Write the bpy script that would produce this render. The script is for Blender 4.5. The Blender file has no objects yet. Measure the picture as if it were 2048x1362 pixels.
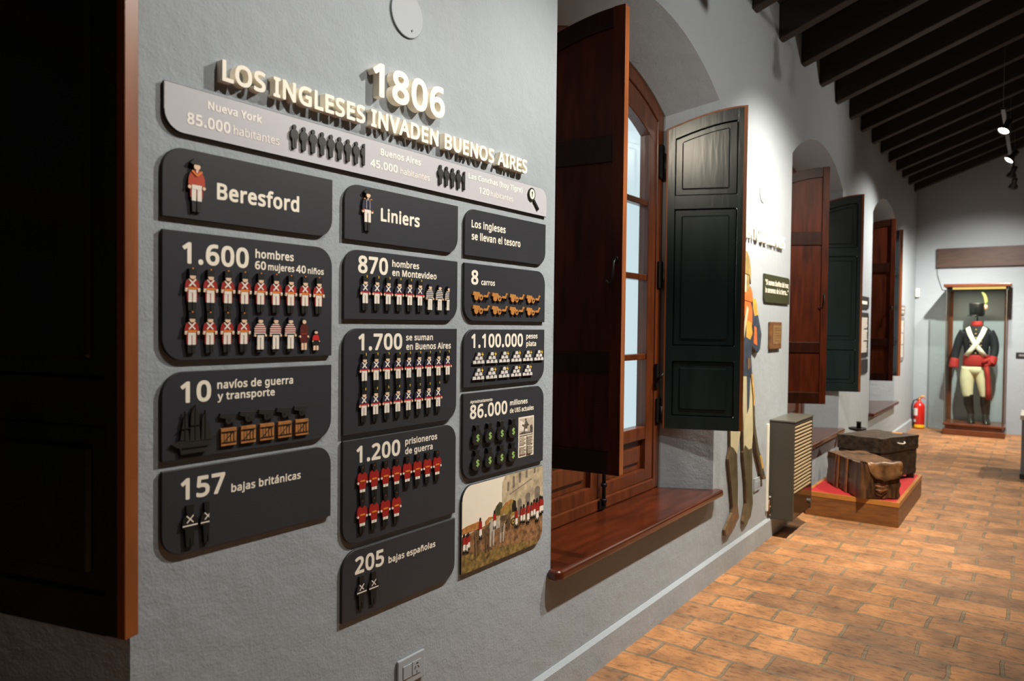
import bpy, bmesh, math, random
from mathutils import Vector, Matrix
random.seed(7)
scene = bpy.context.scene
C = scene.collection
PI = math.pi

# ------------------------------------------------------------------ camera, world, exposure
scene.view_settings.view_transform = 'Standard'
scene.view_settings.look = 'None'
scene.view_settings.gamma = 1.0
scene.view_settings.exposure = 0.33
scene.view_settings.use_curve_mapping = False

YAW, PITCH, ROLL = math.radians(35.664), math.radians(-1.232), math.radians(0.651)
CAM = Vector((1.5443, 0.0, 1.5))
fwd = Vector((-math.sin(YAW) * math.cos(PITCH), math.cos(YAW) * math.cos(PITCH), math.sin(PITCH)))
rgt = Vector((math.cos(YAW), math.sin(YAW), 0))
upv = rgt.cross(fwd)
r2 = rgt * math.cos(ROLL) + upv * math.sin(ROLL)
u2 = upv * math.cos(ROLL) - rgt * math.sin(ROLL)
cam_data = bpy.data.cameras.new('camera')
cam = bpy.data.objects.new('camera', cam_data)
C.objects.link(cam)
cam.matrix_world = Matrix(((r2.x, u2.x, -fwd.x, CAM.x), (r2.y, u2.y, -fwd.y, CAM.y), (r2.z, u2.z, -fwd.z, CAM.z), (0, 0, 0, 1)))
cam_data.sensor_width = 36.0
cam_data.lens = 1465.0 * 36.0 / 2048.0
cam_data.clip_start = 0.02
cam_data.dof.use_dof = True
cam_data.dof.focus_distance = 2.7
cam_data.dof.aperture_fstop = 3.2
scene.camera = cam

world = bpy.data.worlds.new('world')
scene.world = world
world.use_nodes = True
wn = world.node_tree.nodes
wn['Background'].inputs[0].default_value = (0.84, 0.95, 0.97, 1)
wn['Background'].inputs[1].default_value = 0.80

# lamp plan: (track, y, target, watts, spot degrees, colour)
WARM = (1.0, 0.88, 0.70)
NEUT = (1.0, 0.945, 0.86)
TRACK_X, LAMP_Z = 1.25, 3.30
LAMPS = [
    # x, y, target, power, angle, colour
    (1.02, 0.98, (0.02, 4.1, 2.47), 60, 25, WARM),
    (1.25, 1.30, (0.0, 1.05, 1.70), 52, 76, NEUT),
    (1.25, 2.70, (0.0, 1.60, 0.30), 225, 106, NEUT),
    (1.25, 3.60, (0.0, 3.00, 0.45), 230, 64, NEUT),
    (1.25, 4.62, (0.06, 5.35, 1.12), 430, 104, (1.0, 0.92, 0.79)),
    (1.25, 4.40, (0.42, 5.70, 0.0), 300, 42, WARM),
    (1.25, 8.00, (0.1, 6.6, 0.5), 200, 96, WARM),
    (1.25, 9.40, (0.0, 8.75, 1.6), 250, 96, NEUT),
    (1.25, 10.40, (0.2, 12.3, 0.4), 600, 92, NEUT),
    (1.25, 11.20, (0.9, 12.5, 1.7), 150, 100, NEUT),
    (2.85, 3.20, (0.0, 4.15, 3.0), 150, 58, NEUT),  # unseen fill lamp added to lift the upper wall by the second window
    (2.85, 7.60, (0.0, 6.5, 3.1), 75, 66, NEUT),  # another unseen fill lamp, added for the upper wall at the third window
    (2.85, 9.8, (1.3, 9.4, 0.0), 290, 110, WARM),
    (2.85, -2.5, (2.2, -2.3, 0.0), 170, 110, WARM),  # unseen fill lamp added behind the camera; its floor bounce lifts the dark shutter
]

# ------------------------------------------------------------------ materials
MATS = {}
def nt(name):
    m = bpy.data.materials.new(name)
    m.use_nodes = True
    t = m.node_tree
    return m, t.nodes, t.links, t.nodes['Principled BSDF']

def mat(name, col, rough=0.5, metal=0.0, var=0.0, scale=8.0, bump=0.0, bscale=60.0, stretch=(1, 1, 1), spec=0.5, coat=0.0, emit=None, estr=0.0):
    m, n, l, b = nt(name)
    b.inputs['Roughness'].default_value = rough
    b.inputs['Metallic'].default_value = metal
    b.inputs['Specular IOR Level'].default_value = spec
    b.inputs['Coat Weight'].default_value = coat
    b.inputs['Coat Roughness'].default_value = 0.15
    b.inputs['Base Color'].default_value = (*col, 1)
    tc = n.new('ShaderNodeTexCoord')
    mp = n.new('ShaderNodeMapping')
    mp.inputs['Scale'].default_value = stretch
    l.new(tc.outputs['Object'], mp.inputs['Vector'])
    if var > 0:
        ns = n.new('ShaderNodeTexNoise')
        ns.inputs['Scale'].default_value = scale
        ns.inputs['Detail'].default_value = 6
        l.new(mp.outputs['Vector'], ns.inputs['Vector'])
        rp = n.new('ShaderNodeValToRGB')
        rp.color_ramp.elements[0].position = 0.3
        rp.color_ramp.elements[1].position = 0.7
        rp.color_ramp.elements[0].color = (*[max(0, c * (1 - var)) for c in col], 1)
        rp.color_ramp.elements[1].color = (*[min(1, c * (1 + var)) for c in col], 1)
        l.new(ns.outputs['Fac'], rp.inputs['Fac'])
        l.new(rp.outputs['Color'], b.inputs['Base Color'])
    if bump > 0:
        nb = n.new('ShaderNodeTexNoise')
        nb.inputs['Scale'].default_value = bscale
        nb.inputs['Detail'].default_value = 5
        l.new(mp.outputs['Vector'], nb.inputs['Vector'])
        bp = n.new('ShaderNodeBump')
        bp.inputs['Strength'].default_value = bump
        bp.inputs['Distance'].default_value = 0.01
        l.new(nb.outputs['Fac'], bp.inputs['Height'])
        l.new(bp.outputs['Normal'], b.inputs['Normal'])
    if emit:
        b.inputs['Emission Color'].default_value = (*emit, 1)
        b.inputs['Emission Strength'].default_value = estr
    MATS[name] = m
    return m

def srgb(r, g, b):
    f = lambda c: (c / 255 / 12.92) if c / 255 <= 0.04045 else ((c / 255 + 0.055) / 1.055) ** 2.4
    return (f(r), f(g), f(b))

def wall_material():
    m, n, l, b = nt('blue_grey_plaster')
    b.inputs['Roughness'].default_value = 0.75
    b.inputs['Specular IOR Level'].default_value = 0.25
    tc = n.new('ShaderNodeTexCoord')
    big = n.new('ShaderNodeTexNoise'); big.inputs['Scale'].default_value = 1.6; big.inputs['Detail'].default_value = 5
    l.new(tc.outputs['Object'], big.inputs['Vector'])
    rp = n.new('ShaderNodeValToRGB')
    rp.color_ramp.elements[0].position = 0.3; rp.color_ramp.elements[0].color = (0.338, 0.374, 0.405, 1)
    rp.color_ramp.elements[1].position = 0.72; rp.color_ramp.elements[1].color = (0.362, 0.398, 0.428, 1)
    l.new(big.outputs['Fac'], rp.inputs['Fac'])
    l.new(rp.outputs['Color'], b.inputs['Base Color'])
    a = n.new('ShaderNodeTexNoise'); a.inputs['Scale'].default_value = 9; a.inputs['Detail'].default_value = 8; a.inputs['Roughness'].default_value = 0.6
    c = n.new('ShaderNodeTexNoise'); c.inputs['Scale'].default_value = 130; c.inputs['Detail'].default_value = 3
    l.new(tc.outputs['Object'], a.inputs['Vector']); l.new(tc.outputs['Object'], c.inputs['Vector'])
    b1 = n.new('ShaderNodeBump'); b1.inputs['Strength'].default_value = 0.25; b1.inputs['Distance'].default_value = 0.03
    b2 = n.new('ShaderNodeBump'); b2.inputs['Strength'].default_value = 0.35; b2.inputs['Distance'].default_value = 0.003
    l.new(a.outputs['Fac'], b1.inputs['Height']); l.new(c.outputs['Fac'], b2.inputs['Height'])
    l.new(b1.outputs['Normal'], b2.inputs['Normal']); l.new(b2.outputs['Normal'], b.inputs['Normal'])
    MATS['plaster'] = m
    return m

def floor_material():
    m, n, l, b = nt('old_brick_floor')
    tc = n.new('ShaderNodeTexCoord')
    ds = n.new('ShaderNodeTexNoise'); ds.inputs['Scale'].default_value = 7; ds.inputs['Detail'].default_value = 4
    l.new(tc.outputs['Object'], ds.inputs['Vector'])
    sb = n.new('ShaderNodeVectorMath'); sb.operation = 'SUBTRACT'; sb.inputs[1].default_value = (0.5, 0.5, 0.5)
    l.new(ds.outputs['Color'], sb.inputs[0])
    sc = n.new('ShaderNodeVectorMath'); sc.operation = 'SCALE'; sc.inputs['Scale'].default_value = 0.032
    l.new(sb.outputs[0], sc.inputs[0])
    ad = n.new('ShaderNodeVectorMath'); ad.operation = 'ADD'
    l.new(tc.outputs['Object'], ad.inputs[0]); l.new(sc.outputs[0], ad.inputs[1])
    mp = n.new('ShaderNodeMapping'); mp.inputs['Location'].default_value = (-0.274, 0.0, 0)
    l.new(ad.outputs[0], mp.inputs['Vector'])
    br = n.new('ShaderNodeTexBrick')
    br.inputs['Scale'].default_value = 1.0
    br.inputs['Brick Width'].default_value = 0.328
    br.inputs['Row Height'].default_value = 0.19
    br.inputs['Mortar Size'].default_value = 0.010
    br.inputs['Mortar Smooth'].default_value = 0.35
    br.inputs['Bias'].default_value = 0.0
    br.offset = 0.42; br.squash = 1.0
    br.inputs['Color1'].default_value = (0.53, 0.25, 0.10, 1)
    br.inputs['Color2'].default_value = (0.30, 0.16, 0.085, 1)
    br.inputs['Mortar'].default_value = (0.25, 0.185, 0.115, 1)
    l.new(mp.outputs['Vector'], br.inputs['Vector'])
    n2 = n.new('ShaderNodeTexNoise'); n2.inputs['Scale'].default_value = 4.0; n2.inputs['Detail'].default_value = 7
    n2.inputs['Roughness'].default_value = 0.65
    l.new(tc.outputs['Object'], n2.inputs['Vector'])
    r1 = n.new('ShaderNodeValToRGB')
    r1.color_ramp.elements[0].position = 0.36; r1.color_ramp.elements[0].color = (0.58, 0.57, 0.57, 1)
    r1.color_ramp.elements[1].position = 0.62; r1.color_ramp.elements[1].color = (1.12, 1.08, 1.0, 1)
    l.new(n2.outputs['Fac'], r1.inputs['Fac'])
    mx = n.new('ShaderNodeMix'); mx.data_type = 'RGBA'; mx.blend_type = 'MULTIPLY'; mx.inputs[0].default_value = 1.0
    l.new(br.outputs['Color'], mx.inputs[6]); l.new(r1.outputs['Color'], mx.inputs[7])
    mp3 = n.new('ShaderNodeMapping'); mp3.inputs['Scale'].default_value = (6, 15, 10)
    l.new(tc.outputs['Object'], mp3.inputs['Vector'])
    n3 = n.new('ShaderNodeTexNoise'); n3.inputs['Scale'].default_value = 3.2; n3.inputs['Detail'].default_value = 8; n3.inputs['Roughness'].default_value = 0.7
    l.new(mp3.outputs['Vector'], n3.inputs['Vector'])
    r3 = n.new('ShaderNodeValToRGB')
    r3.color_ramp.elements[0].position = 0.33; r3.color_ramp.elements[0].color = (0.42, 0.36, 0.33, 1)
    r3.color_ramp.elements[1].position = 0.50; r3.color_ramp.elements[1].color = (1.04, 1.04, 1.04, 1)
    l.new(n3.outputs['Fac'], r3.inputs['Fac'])
    mx2 = n.new('ShaderNodeMix'); mx2.data_type = 'RGBA'; mx2.blend_type = 'MULTIPLY'; mx2.inputs[0].default_value = 1.0
    l.new(mx.outputs[2], mx2.inputs[6]); l.new(r3.outputs['Color'], mx2.inputs[7])
    l.new(mx2.outputs[2], b.inputs['Base Color'])
    b.inputs['Roughness'].default_value = 0.55
    b.inputs['Specular IOR Level'].default_value = 0.35
    iv = n.new('ShaderNodeMath'); iv.operation = 'SUBTRACT'; iv.inputs[0].default_value = 1.0
    l.new(br.outputs['Fac'], iv.inputs[1])
    am = n.new('ShaderNodeMath'); am.operation = 'MULTIPLY_ADD'; am.inputs[1].default_value = 0.35
    l.new(n3.outputs['Fac'], am.inputs[0]); l.new(iv.outputs[0], am.inputs[2])
    bp = n.new('ShaderNodeBump'); bp.inputs['Strength'].default_value = 0.5; bp.inputs['Distance'].default_value = 0.012
    l.new(am.outputs[0], bp.inputs['Height']); l.new(bp.outputs['Normal'], b.inputs['Normal'])
    MATS['brick'] = m
    return m

def glass_material(name, tint, fac):
    m, n, l, b = nt(name)
    n.remove(b)
    out = [x for x in n if x.type == 'OUTPUT_MATERIAL'][0]
    tr = n.new('ShaderNodeBsdfTransparent'); tr.inputs[0].default_value = (*tint, 1)
    gl = n.new('ShaderNodeBsdfGlossy'); gl.inputs['Roughness'].default_value = 0.02
    fr = n.new('ShaderNodeLayerWeight'); fr.inputs[0].default_value = 0.5
    pw = n.new('ShaderNodeMath'); pw.operation = 'POWER'; pw.inputs[1].default_value = 4.0
    l.new(fr.outputs['Facing'], pw.inputs[0])
    mu = n.new('ShaderNodeMath'); mu.operation = 'MULTIPLY_ADD'; mu.inputs[1].default_value = fac; mu.inputs[2].default_value = 0.03
    l.new(pw.outputs[0], mu.inputs[0])
    mx = n.new('ShaderNodeMixShader')
    l.new(mu.outputs[0], mx.inputs[0]); l.new(tr.outputs[0], mx.inputs[1]); l.new(gl.outputs[0], mx.inputs[2])
    l.new(mx.outputs[0], out.inputs[0])
    MATS[name] = m
    return m

wall_material(); floor_material()
glass_material('pane_glass', (0.93, 0.98, 1.0), 0.7)
glass_material('case_glass', (0.93, 0.97, 0.95), 0.55)
mat('wood', (0.0416, 0.0068, 0.00144), 0.45, var=0.5, scale=5, stretch=(6, 6, 0.7), bump=0.05, bscale=20, spec=0.10)
mat('wood_dark', (0.016, 0.0036, 0.0012), 0.42, var=0.4, scale=5, stretch=(6, 6, 0.7), spec=0.10)
mat('wood_edge', (0.24, 0.068, 0.016), 0.4, var=0.25, scale=6, stretch=(5, 5, 0.6))
mat('frame_wood', (0.1, 0.0224, 0.0048), 0.36, var=0.35, scale=5, stretch=(6, 6, 0.8), coat=0.25)
mat('sill_wood', (0.068, 0.0128, 0.0036), 0.22, var=0.45, scale=4, stretch=(5, 0.8, 5), coat=0.2)
mat('green_paint', (0.0144, 0.0256, 0.0256), 0.24, var=0.2, scale=12, stretch=(1, 1, 0.15), bump=0.06, bscale=40, spec=0.5)
mat('iron', (0.012, 0.011, 0.010), 0.45, 0.6)
mat('beam_wood', (0.0176, 0.0104, 0.0064), 0.7, var=0.4, scale=4, stretch=(1, 6, 6), bump=0.3, bscale=25)
mat('ceiling_boards', (0.0176, 0.0128, 0.0096), 0.8, var=0.3, scale=4, stretch=(1, 5, 1))
mat('panel_grey', (0.036, 0.0375, 0.044), 0.42, var=0.06, scale=4, spec=0.4)
mat('panel_side', (0.018, 0.018, 0.02), 0.6)
mat('banner_grey', (0.528, 0.5148, 0.5456), 0.5, var=0.03, scale=3)
mat('cream', (0.95, 0.88, 0.74), 0.55)
mat('letter_cream', (0.969, 0.9078, 0.7752), 0.6)
mat('banner_text', (0.95, 0.91, 0.84), 0.5)
mat('black_print', (0.010, 0.010, 0.009), 0.5)
mat('dark_print', (0.022, 0.020, 0.016), 0.5)
mat('red_print', (0.36, 0.016, 0.012), 0.5)
mat('maroon_print', (0.11, 0.012, 0.008), 0.5)
mat('orange_print', (0.80, 0.24, 0.02), 0.5)
mat('orange_coat', (0.50, 0.05, 0.012), 0.5)
mat('skin_print', (0.88, 0.62, 0.42), 0.5)
mat('white_print', (0.90, 0.83, 0.72), 0.5)
mat('navy_print', (0.020, 0.020, 0.050), 0.5)
mat('sash_red', (0.60, 0.02, 0.02), 0.5)
mat('crate_print', (0.42, 0.17, 0.045), 0.55, var=0.25, scale=60)
mat('cart_print', (0.52, 0.22, 0.05), 0.55, var=0.12, scale=50)
mat('silver_print', (0.74, 0.70, 0.66), 0.45)
mat('yellow_print', (0.95, 0.62, 0.06), 0.5)
mat('green_print', (0.30, 0.50, 0.14), 0.5)
mat('paper_print', (0.82, 0.74, 0.62), 0.6, var=0.08, scale=60)
mat('ink_print', (0.12, 0.09, 0.07), 0.6, var=0.8, scale=140)
mat('ink_faint', (0.55, 0.46, 0.36), 0.6, var=0.2, scale=200)
mat('sky_print', (0.93, 0.84, 0.68), 0.5, var=0.04, scale=6)
mat('stone_print', (0.52, 0.42, 0.27), 0.55, var=0.35, scale=40)
mat('stone_dark', (0.20, 0.16, 0.12), 0.55, var=0.4, scale=40)
mat('ground_print', (0.26, 0.13, 0.055), 0.55, var=0.75, scale=55)
mat('turf_print', (0.22, 0.14, 0.038), 0.55, var=0.75, scale=60)
mat('tree_print', (0.07, 0.075, 0.025), 0.55, var=0.5, scale=70)
mat('canvas_print', (0.36, 0.23, 0.05), 0.55, var=0.4, scale=50)
mat('horse_print', (0.13, 0.075, 0.035), 0.55, var=0.5, scale=60)
mat('horse_grey', (0.46, 0.40, 0.33), 0.55, var=0.25, scale=60)
mat('hay_print', (0.46, 0.19, 0.05), 0.55, var=0.4, scale=60)
mat('outlet_plastic', (0.344, 0.38, 0.412), 0.45)
mat('socket_dark', (0.03, 0.03, 0.03), 0.5)
mat('paint_plate', (0.31, 0.345, 0.375), 0.6)
mat('heater_metal', (0.068, 0.0624, 0.0496), 0.42, 0.25, var=0.08, scale=5)
mat('heater_top', (0.128, 0.12, 0.1), 0.35, 0.3)
mat('louver_tan', (0.4, 0.288, 0.16), 0.38, 0.35)
mat('heater_glass', (0.030, 0.017, 0.010), 0.12, spec=0.6)
mat('podium_wood', (0.168, 0.0624, 0.016), 0.45, var=0.3, scale=8, stretch=(1, 1, 7))
mat('podium_edge', (0.4224, 0.1672, 0.0308), 0.4, var=0.2, scale=9)
mat('red_felt', (0.44, 0.01584, 0.01936), 0.9, bump=0.2, bscale=300)
mat('old_leather', (0.0748, 0.03168, 0.01144), 0.40, var=0.92, scale=8, stretch=(3.4, 3.4, 0.35), bump=0.5, bscale=18)
mat('leather_top', (0.1144, 0.05808, 0.02464), 0.42, var=0.8, scale=14, bump=0.7, bscale=22)
mat('leather_flap', (0.132, 0.05984, 0.02112), 0.38, var=0.8, scale=10, bump=0.7, bscale=16)
mat('leather_strap', (0.17, 0.06, 0.02), 0.45, var=0.4, scale=20)
mat('dark_hide', (0.0396, 0.02464, 0.01408), 0.5, var=0.75, scale=22, bump=0.6, bscale=45)
mat('hide_lid', (0.05456, 0.03344, 0.0176), 0.45, var=0.8, scale=20, bump=0.6, bscale=45)
mat('black_leather', (0.008, 0.008, 0.008), 0.32)
mat('case_wood', (0.12, 0.032, 0.0112), 0.3, var=0.3, scale=6, stretch=(1, 1, 1), coat=0.3)
mat('brass_glow', (0.5, 0.35, 0.08), 0.3, 0.8, emit=(1.0, 0.72, 0.22), estr=0.55)
mat('navy_cloth', (0.005, 0.0055, 0.010), 0.8, bump=0.2, bscale=200)
mat('red_cloth', (0.36, 0.014, 0.010), 0.75, bump=0.2, bscale=120)
mat('breeches', (0.74, 0.66, 0.42), 0.75, var=0.06, scale=12)
mat('belt_white', (0.90, 0.86, 0.68), 0.6)
mat('brass', (0.7, 0.5, 0.18), 0.3, 0.9)
mat('plume_green', (0.30, 0.36, 0.12), 0.8)
mat('plume_base', (0.75, 0.45, 0.30), 0.8)
mat('extinguisher_red', (0.62, 0.018, 0.012), 0.28, coat=0.4)
mat('label_white', (0.85, 0.82, 0.75), 0.5)
mat('label_yellow', (0.85, 0.50, 0.02), 0.5)
mat('rubber', (0.012, 0.012, 0.014), 0.5)
mat('plinth_paint', (0.24, 0.28, 0.32), 0.6)
mat('plinth_top', (0.80, 0.79, 0.74), 0.5)
mat('skirting_dark', (0.06, 0.065, 0.07), 0.5)
mat('lintel_wood', (0.056, 0.024, 0.0136), 0.5, var=0.35, scale=6, stretch=(0.8, 5, 6))
mat('olive_panel', (0.0352, 0.0396, 0.01408), 0.45)
mat('plaque_wood', (0.16, 0.068, 0.024), 0.4, var=0.3, scale=20)
mat('plaque_metal', (0.36, 0.21, 0.08), 0.4, 0.4, var=0.25, scale=40)
mat('info_black', (0.012, 0.012, 0.013), 0.45)
mat('info_grey', (0.20, 0.20, 0.20), 0.5)
mat('info_text', (0.62, 0.58, 0.52), 0.5)
mat('track_black', (0.02, 0.02, 0.02), 0.4)
mat('lens_on', (1, 0.9, 0.7), 0.4, emit=(1.0, 0.9, 0.72), estr=40.0)
mat('lens_dim', (1, 0.9, 0.7), 0.4, emit=(1.0, 0.9, 0.70), estr=1.2)
mat('cut_gold', (0.62, 0.34, 0.05), 0.5, var=0.25, scale=30)
mat('cut_orange', (0.66, 0.15, 0.03), 0.5, var=0.15, scale=30)
mat('cut_blue', (0.035, 0.050, 0.075), 0.5, var=0.4, scale=25)
mat('cut_cream', (0.58, 0.52, 0.32), 0.5, var=0.12, scale=10)
mat('cut_olive', (0.085, 0.075, 0.040), 0.45, var=0.35, scale=12)
mat('cut_brown', (0.16, 0.095, 0.045), 0.5, var=0.35, scale=20)
mat('cut_hair', (0.30, 0.21, 0.07), 0.5, var=0.4, scale=20)
mat('sensor_white', (0.82, 0.79, 0.68), 0.5)
mat('cable_grey', (0.128, 0.136, 0.136), 0.6)

# ------------------------------------------------------------------ mesh helpers
class MB:
    def __init__(s):
        s.v = []; s.f = []; s.m = []; s.sm = []; s.slots = []
    def slot(s, name):
        if name not in s.slots: s.slots.append(name)
        return s.slots.index(name)
    def face(s, pts, m, smooth=False):
        i0 = len(s.v); s.v += [tuple(p) for p in pts]
        s.f.append(list(range(i0, i0 + len(pts)))); s.m.append(s.slot(m)); s.sm.append(smooth)
    def add(s, pts, faces, m, smooth=False):
        i0 = len(s.v); s.v += [tuple(p) for p in pts]; k = s.slot(m)
        for f in faces:
            s.f.append([i0 + a for a in f]); s.m.append(k); s.sm.append(smooth)
    def prism(s, poly, fr, w0, w1, m, mside=None, mback=None, back=True):
        """poly of (u,v) extruded from w0 to w1 through fr(u,v,w)"""
        if not poly or len(poly) < 3: return
        ar = sum(poly[i][0] * poly[(i + 1) % len(poly)][1] - poly[(i + 1) % len(poly)][0] * poly[i][1] for i in range(len(poly)))
        if ar < 0: poly = poly[::-1]
        n = len(poly)
        a = [fr(u, v, w1) for u, v in poly]; b = [fr(u, v, w0) for u, v in poly]
        i0 = len(s.v); s.v += [tuple(p) for p in a + b]
        s.f.append([i0 + i for i in range(n)]); s.m.append(s.slot(m)); s.sm.append(False)
        if back:
            s.f.append([i0 + n + i for i in reversed(range(n))]); s.m.append(s.slot(mback or (m if callable(mside) else mside) or m)); s.sm.append(False)
        for i in range(n):
            j = (i + 1) % n
            k = s.slot(mside(poly[i], poly[j]) if callable(mside) else (mside or m))
            s.f.append([i0 + n + i, i0 + n + j, i0 + j, i0 + i]); s.m.append(k); s.sm.append(False)
    def box(s, lo, hi, m):
        s.prism([(lo[0], lo[1]), (hi[0], lo[1]), (hi[0], hi[1]), (lo[0], hi[1])], lambda u, v, w: (u, v, w), lo[2], hi[2], m)
    def loft(s, rings, m, cap=True, smooth=True, closed=True):
        n = len(rings[0]); i0 = len(s.v); k = s.slot(m)
        for r in rings: s.v += [tuple(p) for p in r]
        for a in range(len(rings) - 1):
            for i in range(n if closed else n - 1):
                j = (i + 1) % n
                s.f.append([i0 + a * n + i, i0 + a * n + j, i0 + (a + 1) * n + j, i0 + (a + 1) * n + i]); s.m.append(k); s.sm.append(smooth)
        if cap:
            s.f.append([i0 + i for i in reversed(range(n))]); s.m.append(k); s.sm.append(False)
            e = i0 + (len(rings) - 1) * n
            s.f.append([e + i for i in range(n)]); s.m.append(k); s.sm.append(False)
    def tube(s, path, rad, m, n=8, cap=True):
        path = [Vector(p) for p in path]
        if not isinstance(rad, (list, tuple)): rad = [rad] * len(path)
        rings = []; prev = None
        for i, p in enumerate(path):
            t = (path[min(i + 1, len(path) - 1)] - path[max(i - 1, 0)]).normalized()
            if prev is None:
                a = Vector((0, 0, 1)) if abs(t.z) < 0.9 else Vector((1, 0, 0))
                x = t.cross(a).normalized()
            else:
                x = (prev - t * prev.dot(t)).normalized()
            prev = x; y = t.cross(x)
            r = rad[i]
            rx, ry = r if isinstance(r, (list, tuple)) else (r, r)
            rings.append([p + x * (rx * math.cos(2 * PI * q / n)) + y * (ry * math.sin(2 * PI * q / n)) for q in range(n)])
        s.loft(rings, m, cap)
    def lathe(s, prof, cx, cy, m, n=24):
        rings = [[(cx + r * math.cos(2 * PI * q / n), cy + r * math.sin(2 * PI * q / n), z) for q in range(n)] for r, z in prof]
        s.loft(rings, m)
    def build(s, name, parent=None, bevel=0.0, seg=2, loc=None):
        me = bpy.data.meshes.new(name)
        me.from_pydata(s.v, [], s.f)
        for x in s.slots: me.materials.append(MATS[x])
        for p, k, q in zip(me.polygons, s.m, s.sm):
            p.material_index = k; p.use_smooth = q
        me.update()
        o = bpy.data.objects.new(name, me)
        C.objects.link(o)
        if bevel > 0:
            bv = o.modifiers.new('bevel', 'BEVEL'); bv.width = bevel; bv.segments = seg; bv.limit_method = 'ANGLE'; bv.angle_limit = math.radians(40)
            wd = bmesh.new(); wd.from_mesh(me); bmesh.ops.remove_doubles(wd, verts=wd.verts, dist=1e-6); wd.to_mesh(me); wd.free()
        if parent:
            o.parent = parent
            if parent.type == 'EMPTY' or parent.location.length > 0:
                o.matrix_parent_inverse = Matrix.Translation(parent.location).inverted()
        return o

def tag(o, label, cat, group=None, kind=None):
    if label: o['label'] = label
    if cat: o['category'] = cat
    if group: o['group'] = group
    if kind: o['kind'] = kind
    return o
def empty(name, loc, label=None, cat=None, group=None, kind=None):
    o = bpy.data.objects.new(name, None); C.objects.link(o); o.location = loc; o.empty_display_size = 0.1
    return tag(o, label, cat, group, kind)
def structure(o):
    o['kind'] = 'structure'; return o

WALL = lambda u, v, w: (w, u, v)                       # drawing plane of the long wall: u along it, v up, w out
def rect(u0, v0, u1, v1): return [(u0, v0), (u1, v0), (u1, v1), (u0, v1)]
def ell(cx, cy, rx, ry, n=12, a0=0, a1=360):
    full = abs(a1 - a0) >= 360
    return [(cx + rx * math.cos(math.radians(a0 + (a1 - a0) * i / (n if full else n - 1))), cy + ry * math.sin(math.radians(a0 + (a1 - a0) * i / (n if full else n - 1)))) for i in range(n)]
def rrect(u0, v0, u1, v1, r, corners, n=8):
    """corners: subset of 'tl','tr','bl','br' that are rounded"""
    p = []
    for nm, cx, cy, a in (('bl', u0, v0, 180), ('br', u1, v0, 270), ('tr', u1, v1, 0), ('tl', u0, v1, 90)):
        if nm in corners:
            ox = cx + (r if cx == u0 else -r); oy = cy + (r if cy == v0 else -r)
            for i in range(n + 1):
                t = math.radians(a + 90 * i / n); p.append((ox + r * math.cos(t), oy + r * math.sin(t)))
        else: p.append((cx, cy))
    return p
def clip_right(poly, xmax):
    out = []
    for i in range(len(poly)):
        a, b = poly[i], poly[(i + 1) % len(poly)]
        ia, ib = a[0] <= xmax, b[0] <= xmax
        if ia: out.append(a)
        if ia != ib:
            t = (xmax - a[0]) / (b[0] - a[0]); out.append((xmax, a[1] + t * (b[1] - a[1])))
    return out
def strip(a, b, w):
    dx, dy = b[0] - a[0], b[1] - a[1]; L = math.hypot(dx, dy) or 1; nx, ny = -dy / L * w / 2, dx / L * w / 2
    return [(a[0] + nx, a[1] + ny), (b[0] + nx, b[1] + ny), (b[0] - nx, b[1] - ny), (a[0] - nx, a[1] - ny)]

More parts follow.
